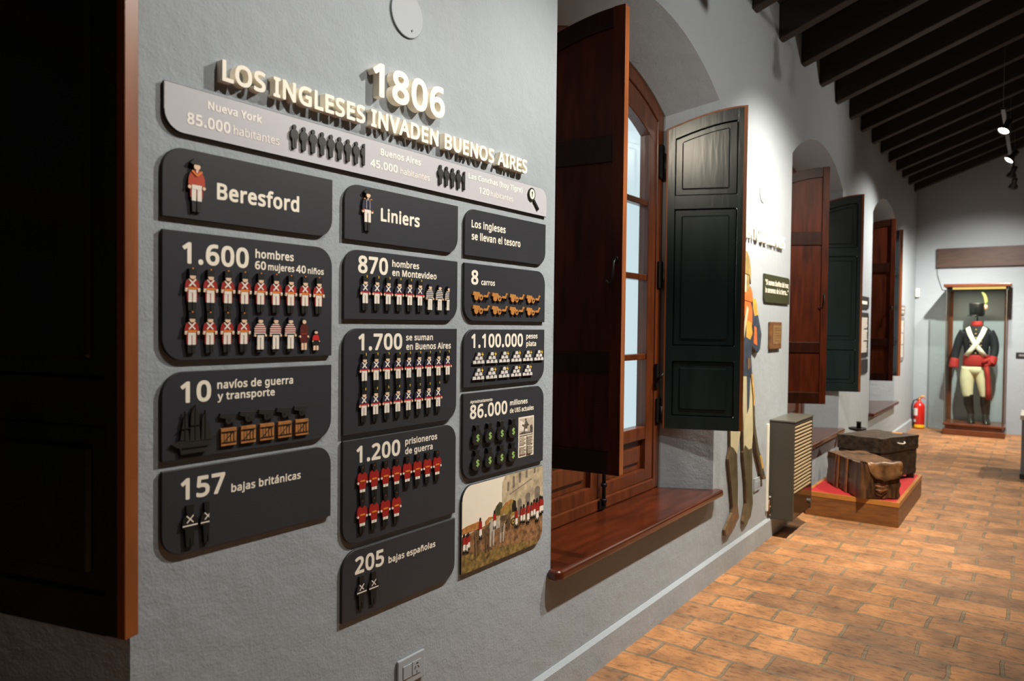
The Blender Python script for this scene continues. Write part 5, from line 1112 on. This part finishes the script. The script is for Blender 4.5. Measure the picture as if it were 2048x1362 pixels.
def lerp(a, b, t): return (a[0] + (b[0] - a[0]) * t, a[1] + (b[1] - a[1]) * t)
def quad_block(m_, bot, top, z0, z1, m, mt=None, n=8, jit=0.0, rng=None, sag=0.0):
    """box on a free quadrilateral footprint with gridded, slightly uneven faces; bot/top = l,f,r,b"""
    rng = rng or random.Random(1)
    cache = {}
    def J(p):
        key = tuple(round(c, 4) for c in p)
        if key not in cache: cache[key] = (p[0] + rng.uniform(-jit, jit), p[1] + rng.uniform(-jit, jit), p[2] + rng.uniform(-jit, jit) * 0.8)
        return cache[key]
    def P(s, t, zt):
        a = lerp(lerp(bot[1], bot[2], s), lerp(bot[0], bot[3], s), t); b = lerp(lerp(top[1], top[2], s), lerp(top[0], top[3], s), t)
        q = lerp(a, b, zt); return (q[0], q[1], z0 + (z1 - z0) * zt - (sag * 16 * s * (1 - s) * t * (1 - t) if zt == 1 else 0))
    def grid(fn, m, flip=False):
        pts = [J(fn(i / n, j / n)) if True else None for j in range(n + 1) for i in range(n + 1)]
        fs = []
        for j in range(n):
            for i in range(n):
                q = [j * (n + 1) + i, j * (n + 1) + i + 1, (j + 1) * (n + 1) + i + 1, (j + 1) * (n + 1) + i]
                fs.append(q[::-1] if flip else q)
        m_.add(pts, fs, m, True)
    grid(lambda a, b: P(a, 0, b), m); grid(lambda a, b: P(1, a, b), m); grid(lambda a, b: P(a, 1, b), m, True); grid(lambda a, b: P(0, a, b), m, True)
    grid(lambda a, b: P(a, b, 1), mt or m); grid(lambda a, b: P(a, b, 0), m, True)

# front leather bag-trunk
BL, BF, BR, BB = (0.105, 6.63), (0.462, 6.105), (0.708, 6.315), (0.352, 6.85)
TL, TF, TR, TB = (0.145, 6.46), (0.468, 6.205), (0.735, 6.36), (0.335, 6.86)
TL, TF, TR, TB = (0.12, 6.60), (0.464, 6.13), (0.708, 6.335), (0.362, 6.82)
root = empty('leather_bag', (0.41, 6.45, PZ), 'worn brown leather travelling bag with drooping flap on the red podium', 'bag')
m_ = MB(); quad_block(m_, [BL, BF, BR, BB], [TL, TF, TR, TB], PZ + 0.007, 0.462, 'old_leather', 'leather_top', 10, 0.006, random.Random(4), 0.02)
m_.build('body', root)
# flap over the right hand end (edge front->right)
m_ = MB(); rows = []
ux = (TR[0] - TF[0], TR[1] - TF[1]); Ln = math.hypot(*ux); ux = (ux[0] / Ln, ux[1] / Ln); nx = (ux[1], -ux[0])
for k_, (out, z) in enumerate(((-0.10, 0.462), (-0.02, 0.471), (0.006, 0.466), (0.012, 0.445), (0.015, 0.405), (0.021, 0.368), (0.034, 0.338))):
    s0 = 0.14 + (0.0 if k_ < 3 else 0.022 * (k_ - 2) ** 1.5); s1 = 1.03 - (0.0 if k_ < 4 else 0.012 * (k_ - 3) ** 1.5)
    rows.append([(TF[0] + ux[0] * Ln * (s0 + (s1 - s0) * i / 8) + nx[0] * out, TF[1] + ux[1] * Ln * (s0 + (s1 - s0) * i / 8) + nx[1] * out, z + 0.006 * math.sin(i * 1.7 + k_) + (0.028 * ((i - 3.2) / 4) ** 2 if k_ > 4 else 0)) for i in range(9)])
m_.loft(rows, 'leather_flap', False, True, False)
fl = m_.build('flap', root)
so = fl.modifiers.new('thickness', 'SOLIDIFY'); so.thickness = 0.006; so.offset = 1
# straps on the long left face (edge left->front)
for t in (0.28, 0.36, 0.62):
    m_ = MB(); a = lerp(BL, BF, t); b = lerp(TL, TF, t); dn = (BF[0] - BL[0], BF[1] - BL[1]); dl_ = math.hypot(*dn); dn = (dn[0] / dl_, dn[1] / dl_); on = (dn[1], -dn[0])
    w_ = 0.014
    ptsA = []
    for z_, q in ((PZ + 0.003, a), (0.33, lerp(a, b, 0.5)), (0.465, b)):
        ptsA.append([(q[0] + dn[0] * w_ * s_ + on[0] * o_, q[1] + dn[1] * w_ * s_ + on[1] * o_, z_) for s_, o_ in ((-1, 0.002), (1, 0.002), (1, 0.012), (-1, 0.012))])
    m_.loft(ptsA, 'leather_strap', True, False); m_.build('strap', root)
m_ = MB()
for z_ in (0.27, 0.30):
    a = lerp(BF, BR, 0.35); b = lerp(BF, BR, 0.65)
    m_.tube([(a[0] + 0.012, a[1] - 0.012, z_ - 0.0), ((a[0] + b[0]) / 2 + 0.02, (a[1] + b[1]) / 2 - 0.02, z_ - 0.012), (b[0] + 0.012, b[1] - 0.012, z_)], 0.006, 'leather_strap', 6)
m_.build('buckle_strap', root)

# rear trunk with a lid
L_, F_, R_, Bk = (0.12, 6.95), (0.487, 6.86), (0.705, 7.37), (0.33, 7.46)
root = empty('old_trunk', (0.41, 7.15, PZ), 'dark hide-covered trunk with lid behind the brown leather bag', 'trunk')
def inset(q, d):
    cx = sum(a[0] for a in q) / 4; cy = sum(a[1] for a in q) / 4
    return [(cx + (a[0] - cx) * d, cy + (a[1] - cy) * d) for a in q]
Q4 = [L_, F_, R_, Bk]
m_ = MB(); quad_block(m_, inset(Q4, 0.95), inset(Q4, 0.96), 0.225, 0.48, 'dark_hide', None, 8, 0.003, random.Random(8)); m_.build('body', root)
m_ = MB(); quad_block(m_, inset(Q4, 1.0), inset(Q4, 1.0), 0.445, 0.567, 'dark_hide', 'hide_lid', 8, 0.004, random.Random(9), -0.012)
lid_ = m_.build('lid', root)
for q in inset(Q4, 0.82):
    m_ = MB(); m_.box((q[0] - 0.03, q[1] - 0.03, PZ - 0.001), (q[0] + 0.03, q[1] + 0.03, 0.232), 'black_leather'); m_.build('foot', root)
m_ = MB(); a = lerp(F_, R_, 0.5); dn = ((R_[0] - F_[0]), (R_[1] - F_[1])); d_l = math.hypot(*dn); dn = (dn[0] / d_l, dn[1] / d_l); on = (dn[1], -dn[0])
m_.tube([(a[0] + dn[0] * s_ + on[0] * o_, a[1] + dn[1] * s_ + on[1] * o_, z_) for s_, o_, z_ in ((-0.05, 0.004, 0.52), (-0.04, 0.018, 0.513), (0, 0.026, 0.508), (0.04, 0.018, 0.513), (0.05, 0.004, 0.52))], 0.006, 'silver_print', 8)
m_.build('lid_handle', lid_)
m_ = MB(); c_ = lerp(lerp(F_, R_, 0.72), Bk, 0.28)
m_.box((c_[0] - 0.05, c_[1] - 0.05, 0.571), (c_[0] + 0.03, c_[1] + 0.04, 0.578), 'cart_print'); m_.build('paper_tag', lid_)
# small dark iron stand behind the trunk
p = empty('iron_candlestick', (0.16, 7.62, 0), 'small dark iron stand poking up behind the old trunk', 'candlestick')
m_ = MB(); m_.lathe([(0.09, 0.0), (0.09, 0.012), (0.02, 0.03), (0.014, 0.06), (0.014, 0.525)], 0.16, 7.62, 'iron', 14); m_.build('stem', p)
m_ = MB(); m_.lathe([(0.03, 0.520), (0.075, 0.533), (0.082, 0.549), (0.075, 0.552), (0.02, 0.540)], 0.16, 7.62, 'iron', 18); m_.build('drip_pan', p)
m_ = MB(); m_.lathe([(0.021, 0.540), (0.021, 0.600), (0.026, 0.610), (0.016, 0.612)], 0.172, 7.62, 'iron', 12); m_.build('socket', p)

# ------------------------------------------------------------------ display case with uniform
CX0, CX1, CY0, CY1 = 0.455, 1.205, 12.14, 12.74
root = empty('display_case', ((CX0 + CX1) / 2, (CY0 + CY1) / 2, 0), 'tall glass display case with wooden base and cornice against the end wall', 'display case')
m_ = MB()
m_.box((CX0, CY0, 0.0), (CX1, CY1, 0.085), 'case_wood'); m_.box((CX0 + 0.03, CY0 + 0.03, 0.085), (CX1 - 0.03, CY1 - 0.02, 0.135), 'case_wood'); m_.box((CX0 + 0.002, CY0, 0.135), (CX1 - 0.002, CY1, 0.170), 'case_wood')
m_.build('base', root, bevel=0.01)
m_ = MB(); m_.box((CX0 - 0.02, CY0 - 0.03, 2.105), (CX1 + 0.035, CY1, 2.15), 'case_wood'); m_.box((CX0 + 0.02, CY0 + 0.02, 2.07), (CX1 - 0.01, CY1 - 0.01, 2.105), 'rubber'); m_.build('cornice', root, bevel=0.01)
m_ = MB(); m_.box((CX0 + 0.09, CY0 + 0.004, 2.074), (CX1 - 0.03, CY0 + 0.02, 2.104), 'brass_glow'); m_.build('light_strip', root)
for x0 in (CX0 + 0.015, CX1 - 0.055):
    m_ = MB(); m_.box((x0, CY1 - 0.05, 0.17), (x0 + 0.045, CY1 - 0.008, 2.07), 'case_wood'); m_.build('rear_post', root)
for x0 in (CX0 + 0.012, CX1 - 0.022):
    m_ = MB(); m_.box((x0, CY0 + 0.012, 0.17), (x0 + 0.010, CY0 + 0.022, 2.07), 'heater_top'); m_.build('corner_strip', root)
m_ = MB(); m_.box((CX0 + 0.022, CY0 + 0.014, 0.171), (CX1 - 0.022, CY0 + 0.020, 2.069), 'case_glass'); g = m_.build('front_glass', root)
for x0 in (CX0 + 0.014, CX1 - 0.020):
    m_ = MB(); m_.box((x0, CY0 + 0.022, 0.171), (x0 + 0.006, CY1 - 0.05, 2.069), 'case_glass'); m_.build('side_glass', root)
L2 = bpy.data.lights.new('case_lamp', 'AREA'); L2.energy = 5; L2.color = (1, 0.85, 0.6); L2.size = 0.5; L2.shape = 'RECTANGLE'; L2.size_y = 0.05
lo = bpy.data.objects.new('case_lamp', L2); C.objects.link(lo); lo.location = ((CX0 + CX1) / 2, CY0 + 0.10, 2.065); lo.parent = root; lo.matrix_parent_inverse = Matrix.Translation(root.location).inverted()

def ring(cx, cy, z, rx, ry, n=18, ang=0.0):
    ca, sa = math.cos(ang), math.sin(ang)
    return [(cx + rx * math.cos(2 * PI * q / n) * ca - ry * math.sin(2 * PI * q / n) * sa, cy + rx * math.cos(2 * PI * q / n) * sa + ry * math.sin(2 * PI * q / n) * ca, z) for q in range(n)]
MX, MY = 0.83, 12.42
root = empty('uniform_mannequin', (MX, MY, 0.17), 'headless mannequin in navy military coat with white crossbelts inside the glass case', 'mannequin')
m_ = MB()
def body(rows, m, nm, lab=None):
    b_ = MB(); b_.loft([ring(MX + x, MY + y, z, rx, ry) for x, y, z, rx, ry in rows], m); o = b_.build(nm, root)
    return o
body([(0, 0, 1.02, 0.150, 0.105), (0, 0, 1.10, 0.146, 0.102), (0, 0, 1.20, 0.150, 0.108), (0, -0.005, 1.32, 0.168, 0.120), (0, 0, 1.42, 0.178, 0.118), (0, 0, 1.49, 0.178, 0.100), (0, 0, 1.535, 0.14, 0.080), (0, 0, 1.56, 0.085, 0.065), (0, 0, 1.575, 0.06, 0.055)], 'navy_cloth', 'coat')
body([(0, 0, 1.545, 0.082, 0.072), (0, -0.003, 1.58, 0.072, 0.066), (0, -0.004, 1.625, 0.064, 0.060), (0, -0.004, 1.628, 0.045, 0.042)], 'red_cloth', 'collar')
def limb(pts, rad, m, nm, n=12):
    b_ = MB()
    P_ = [Vector((MX + a, MY + b, c)) for a, b, c in pts]
    out, rr = [], []
    for i in range(len(P_) - 1):
        for q in range(4):
            t = q / 4
            p0, p1, p2, p3 = P_[max(i - 1, 0)], P_[i], P_[i + 1], P_[min(i + 2, len(P_) - 1)]
            out.append(0.5 * ((2 * p1) + (-p0 + p2) * t + (2 * p0 - 5 * p1 + 4 * p2 - p3) * t * t + (-p0 + 3 * p1 - 3 * p2 + p3) * t ** 3)); rr.append(rad[i] + (rad[i + 1] - rad[i]) * t)
    out.append(P_[-1]); rr.append(rad[-1])
    b_.tube(out, rr, m, n); return b_.build(nm, root)
limb([(-0.150, 0, 1.475), (-0.205, 0.01, 1.36), (-0.245, 0.01, 1.20), (-0.262, -0.01, 1.06)], [0.066, 0.062, 0.055, 0.047], 'navy_cloth', 'sleeve')
limb([(-0.258, -0.006, 1.085), (-0.268, -0.015, 1.02), (-0.272, -0.02, 0.955)], [0.056, 0.060, 0.062], 'red_cloth', 'cuff')
limb([(0.150, 0, 1.475), (0.200, 0.01, 1.37), (0.222, 0.00, 1.23), (0.205, -0.04, 1.10)], [0.066, 0.062, 0.055, 0.048], 'navy_cloth', 'sleeve')
limb([(0.208, -0.035, 1.12), (0.196, -0.055, 1.06), (0.178, -0.075, 1.02)], [0.056, 0.060, 0.062], 'red_cloth', 'cuff')
b_ = MB(); b_.loft([ring(MX, MY, z, rx, ry) for z, rx, ry in ((0.985, 0.158, 0.116), (1.0, 0.163, 0.121), (1.06, 0.160, 0.119), (1.13, 0.157, 0.117), (1.145, 0.150, 0.11))], 'red_cloth')
b_.tube([(MX + 0.10, MY - 0.13, 1.02), (MX + 0.13, MY - 0.15, 1.06), (MX + 0.16, MY - 0.13, 1.10), (MX + 0.17, MY - 0.12, 1.03), (MX + 0.12, MY - 0.14, 0.99)], 0.030, 'red_cloth', 10)
b_.tube([(MX + 0.13, MY - 0.135, 1.02), (MX + 0.155, MY - 0.13, 0.85), (MX + 0.165, MY - 0.115, 0.65), (MX + 0.168, MY - 0.11, 0.52)], [0.030, 0.030, 0.034, 0.04], 'red_cloth', 10)
b_.build('sash', root)
for s_ in (-1, 1):
    pts = [(s_ * -0.105, -0.055, 1.535), (s_ * -0.075, -0.108, 1.44), (s_ * -0.02, -0.131, 1.32), (s_ * 0.05, -0.126, 1.22), (s_ * 0.115, -0.095, 1.13)]
    b_ = MB(); rows = []
    dxy = Vector((s_ * 0.22, 0, -0.40)).normalized(); sd = Vector((dxy.z, 0, -dxy.x)) * 0.030
    for a, b, c in pts:
        q = Vector((MX + a, MY + b - (0.006 if s_ > 0 else 0.010), c)); rows.append([q + sd, q - sd])
    b_.loft(rows, 'belt_white', False, True, False); o = b_.build('crossbelt', root)
    sm_ = o.modifiers.new('thickness', 'SOLIDIFY'); sm_.thickness = 0.008; sm_.offset = 0
for i in range(7):
    for s_ in (-1, 0, 1):
        z = 1.50 - i * 0.055
        b_ = MB(); b_.lathe([(0.002, 0), (0.010, 0.002), (0.012, 0.006), (0.002, 0.010)], 0, 0, 'brass', 8)
        x = s_ * (0.085 - 0.006 * i)
        yb = -0.118 if 1.25 < z < 1.45 else -0.105
        b_.v = [(MX + x + a, MY + yb * math.sqrt(max(0.05, 1 - (x / 0.175) ** 2)) - c, z + b) for a, b, c in b_.v]
        b_.build('button', root)
b_ = MB()
b_.loft([ring(MX, MY, z, rx, ry) for z, rx, ry in ((0.86, 0.10, 0.09), (0.92, 0.152, 0.112), (1.0, 0.150, 0.108))], 'breeches')
b_.build('breeches_seat', root)
limb([(-0.080, 0, 0.96), (-0.100, -0.005, 0.80), (-0.095, -0.01, 0.62), (-0.080, -0.01, 0.545)], [0.098, 0.092, 0.072, 0.062], 'breeches', 'breeches_leg', 14)
limb([(0.072, 0, 0.96), (0.090, -0.005, 0.80), (0.118, -0.01, 0.62), (0.128, -0.01, 0.53)], [0.098, 0.090, 0.070, 0.060], 'breeches', 'breeches_leg', 14)
for kx, ax in ((-0.080, -0.045), (0.126, 0.135)):
    b_ = MB()
    b_.loft([ring(MX + kx, MY - 0.012, 0.575, 0.066, 0.062, 14), ring(MX + kx, MY - 0.01, 0.53, 0.066, 0.064, 14), ring(MX + kx * 0.8 + ax * 0.2, MY, 0.42, 0.062, 0.066, 14), ring(MX + ax, MY + 0.01, 0.30, 0.048, 0.050, 14), ring(MX + ax, MY + 0.01, 0.255, 0.046, 0.052, 14)], 'black_leather')
    b_.loft([ring(MX + ax, MY + 0.01, 0.30, 0.046, 0.050, 14), ring(MX + ax, MY - 0.01, 0.25, 0.046, 0.075, 14), ring(MX + ax + 0.012, MY - 0.045, 0.21, 0.046, 0.115, 14), ring(MX + ax + 0.014, MY - 0.055, 0.185, 0.050, 0.130, 14), ring(MX + ax + 0.014, MY - 0.055, 0.172, 0.050, 0.132, 14)], 'black_leather')
    b_.build('boot', root)
b_ = MB(); b_.tube([(MX + 0.005, MY + 0.0, 1.57), (MX + 0.005, MY, 1.69)], 0.008, 'iron', 8); b_.build('neck_rod', root)
p = empty('military_shako', (MX, MY, 1.70), 'black military hat with green plume on a rod above the uniform', 'hat')
b_ = MB()
b_.loft([ring(MX + 0.0, MY, z, rx, ry, 20) for z, rx, ry in ((1.695, 0.085, 0.10), (1.72, 0.094, 0.108), (1.80, 0.098, 0.112), (1.875, 0.100, 0.114), (1.885, 0.096, 0.11))], 'black_leather'); crown_ = b_.build('crown', p)
b_ = MB(); va = [math.radians(160 + 130 * i / 10) for i in range(11)]
b_.loft([[(MX + 0.080 * math.cos(t), MY + 0.095 * math.sin(t), 1.712) for t in va], [(MX + (0.088 + 0.045 * math.sin(PI * i / 10)) * math.cos(t), MY + (0.104 + 0.045 * math.sin(PI * i / 10)) * math.sin(t), 1.700) for i, t in enumerate(va)]], 'black_leather', False, True, False)
v_ = b_.build('visor', crown_); sm_ = v_.modifiers.new('thickness', 'SOLIDIFY'); sm_.thickness = 0.005
b_ = MB(); b_.tube([(MX + 0.10, MY - 0.03, 1.78), (MX + 0.105, MY - 0.03, 1.83), (MX + 0.10, MY - 0.03, 1.865)], [0.016, 0.026, 0.018], 'plume_base', 10)
b_.tube([(MX + 0.10, MY - 0.03, 1.85), (MX + 0.108, MY - 0.03, 1.92), (MX + 0.092, MY - 0.03, 1.99), (MX + 0.065, MY - 0.03, 2.03), (MX + 0.05, MY - 0.03, 2.045)], [0.018, 0.024, 0.022, 0.016, 0.004], 'plume_green', 10); b_.build('plume', p)

# ------------------------------------------------------------------ end wall things
root = empty('lintel_board', (1.6, Y1, 2.43), 'long dark wooden board fixed high on the end wall over the case', 'board')
m_ = MB(); m_.box((0.28, Y1 - 0.045, 2.432), (2.9, Y1 - 0.001, 2.718), 'lintel_wood'); m_.build('timber', root, bevel=0.004)
m_ = MB(); m_.tube([(0.283, Y1 - 0.006, 2.44), (0.29, Y1 - 0.006, 2.33), (0.32, Y1 - 0.006, 2.22), (0.36, Y1 - 0.006, 2.10), (0.44, Y1 - 0.006, 2.085)], 0.006, 'cable_grey', 6); tag(m_.build('power_cable'), 'thin grey cable running from the wooden board to the display case', 'cable')
m_ = MB(); m_.box((0.005, Y1 - 0.05, 1.995), (0.06, Y1 - 0.001, 2.125), 'sensor_white'); tag(m_.build('wall_sensor', bevel=0.01), 'small white sensor box on the end wall by the corner', 'sensor')
root = empty('wall_label', (1.4, Y1, 1.10), 'small black caption label on the end wall beside the display case', 'label')
m_ = MB(); m_.box((1.295, Y1 - 0.012, 1.105), (1.56, Y1 - 0.001, 1.185), 'info_black'); m_.build('board', root)
m_ = MB(); m_.box((1.33, Y1 - 0.0126, 1.130), (1.53, Y1 - 0.0118, 1.160), 'info_grey'); m_.build('lettering', root)

EX, EY = 0.105, 12.62
root = empty('fire_extinguisher', (EX, EY, 0), 'red fire extinguisher standing on the floor in the far corner', 'fire extinguisher')
m_ = MB(); m_.lathe([(0.072, 0.0), (0.078, 0.006), (0.078, 0.33), (0.070, 0.365), (0.040, 0.395), (0.026, 0.405), (0.026, 0.43)], EX, EY, 'extinguisher_red', 28); cy_ = m_.build('cylinder', root)
m_ = MB(); m_.lathe([(0.0786, 0.015), (0.0790, 0.016), (0.0790, 0.060), (0.0786, 0.061)], EX, EY, 'label_yellow', 28); m_.build('base_band', cy_)
m_ = MB()
for z0, z1, a0, a1 in ((0.20, 0.31, 195, 262), (0.10, 0.14, 200, 245)):
    pts = []
    n = 8
    for z in (z0, z1):
        for i in range(n + 1):
            t = math.radians(a0 + (a1 - a0) * i / n); pts.append((EX + 0.0793 * math.cos(t), EY + 0.0793 * math.sin(t), z))
    m_.add(pts, [[i, i + 1, n + 2 + i, n + 1 + i] for i in range(n)], 'label_white', True)
m_.build('paper_label', cy_)
m_ = MB(); m_.tube([(EX, EY, 0.425), (EX, EY, 0.455)], 0.022, 'brass', 10); m_.tube([(EX - 0.02, EY, 0.445), (EX + 0.05, EY - 0.01, 0.470), (EX + 0.085, EY - 0.015, 0.455)], 0.008, 'extinguisher_red', 8); m_.tube([(EX - 0.01, EY, 0.455), (EX + 0.03, EY, 0.49), (EX + 0.07, EY, 0.495)], 0.007, 'label_yellow', 8); m_.build('valve_lever', root)
m_ = MB(); m_.tube([(EX - 0.02, EY - 0.02, 0.44), (EX - 0.07, EY - 0.04, 0.42), (EX - 0.087, EY - 0.055, 0.34), (EX - 0.085, EY - 0.06, 0.20), (EX - 0.078, EY - 0.06, 0.10), (EX - 0.07, EY - 0.06, 0.045)], [0.010, 0.010, 0.010, 0.010, 0.012, 0.016], 'rubber', 10); m_.build('hose', root)

root = empty('exhibit_plinth', (1.75, 9.3, 0), 'blue-grey exhibit plinth with white top at the right edge of the floor', 'plinth')
m_ = MB(); m_.box((1.432, 9.0, 0.05), (2.05, 9.6, 0.60), 'plinth_paint'); m_.build('body', root, bevel=0.003)
m_ = MB(); m_.box((1.424, 8.992, 0.0), (2.058, 9.608, 0.05), 'skirting_dark'); m_.build('skirting', root)
m_ = MB(); m_.box((1.418, 8.986, 0.60), (2.064, 9.614, 0.645), 'plinth_top'); m_.build('top_slab', root, bevel=0.004)

# ------------------------------------------------------------------ track lighting
def track(x, y0, y1, z, label, cables):
    root = empty('light_track', (x, y0, z), label, 'light track', 'ceiling light tracks')
    m_ = MB(); m_.box((x - 0.016, y0, z), (x + 0.016, y1, z + 0.018), 'track_black'); m_.build('rail', root)
    zc = ZT + SLOPE * min(x, 2 * RIDGE - x)
    for y in cables:
        m_ = MB(); m_.tube([(x, y, z + 0.018), (x, y, zc - 0.003)], 0.0022, 'cable_grey', 6); m_.build('suspension_cable', root)
track(1.25, 0.9, 4.75, 3.46, 'black lighting rail hung over the near part of the wall', (1.0, 2.7, 4.70))
track(1.25, 7.85, 11.5, 3.46, 'black lighting rail hung from cables over the far part of the wall', (7.9, 9.7, 11.45))
track(2.85, 2.9, 10.2, 3.46, 'black lighting rail hung over the middle of the room', (3.1, 6.5, 10.0))
track(2.85, -3.2, -1.6, 3.46, 'short black rail added for the fill spotlight at the unseen near end', (-3.0, -1.8))  # rail added only to carry the unseen fill lamp behind the camera
lamp_names = ['spotlight nearest the camera on the near rail', 'second spotlight of the near rail', 'third spotlight of the near rail', 'fourth spotlight of the near rail', 'last spotlight of the near rail, lighting the bright wall', 'next to last spotlight of the near rail, lighting the floor by the podium', 'glaring spotlight, first on the far rail',
              'glaring spotlight, second on the far rail', 'black spotlight, third on the far rail', 'black spotlight hanging lowest in view, last on the far rail', 'added fill spotlight for the upper wall, first on the middle rail', 'added fill spotlight for the upper wall, second on the middle rail', 'last spotlight of the middle rail', 'added fill spotlight over the unseen near end of the room']
for i, (x, y, tg, pw, ang, col) in enumerate(LAMPS):
    o_ = Vector((x, y, LAMP_Z)); d = (Vector(tg) - o_).normalized()
    root = empty('track_spotlight', (x, y, LAMP_Z), lamp_names[i], 'spotlight', 'track spotlights')
    a = d.cross(Vector((0, 0, 1))).normalized(); b = a.cross(d)
    rg = lambda t, r, n=16: [o_ + d * t + a * (r * math.cos(2 * PI * q / n)) + b * (r * math.sin(2 * PI * q / n)) for q in range(n)]
    m_ = MB(); m_.loft([rg(-0.13, 0.012), rg(-0.125, 0.030), rg(-0.06, 0.027), rg(-0.02, 0.050), rg(0.0, 0.052), rg(0.0, 0.046), rg(-0.012, 0.044)], 'track_black'); lb_ = m_.build('lamp_body', root)
    m_ = MB(); m_.loft([rg(-0.011, 0.044), rg(-0.007, 0.027), rg(-0.004, 0.012)], 'lens_on'); m_.build('lens', lb_)
    m_ = MB(); m_.tube([o_ - d * 0.08, o_ - d * 0.08 + Vector((0, 0, 0.06)), Vector((x - d.x * 0.08, y - d.y * 0.08, 3.46))], 0.009, 'track_black', 8); m_.build('stem', root)
    ld = bpy.data.lights.new('spot_beam', 'SPOT'); ld.energy = pw; ld.color = col; ld.spot_size = math.radians(ang); ld.spot_blend = 1.0; ld.shadow_soft_size = 0.035
    lo = bpy.data.objects.new('spot_beam', ld); C.objects.link(lo)
    lo.location = o_ + d * 0.03; lo.rotation_euler = d.to_track_quat('-Z', 'Y').to_euler()
    lo.parent = root; lo.matrix_parent_inverse = Matrix.Translation(root.location).inverted()
bpy.context.view_layer.update()
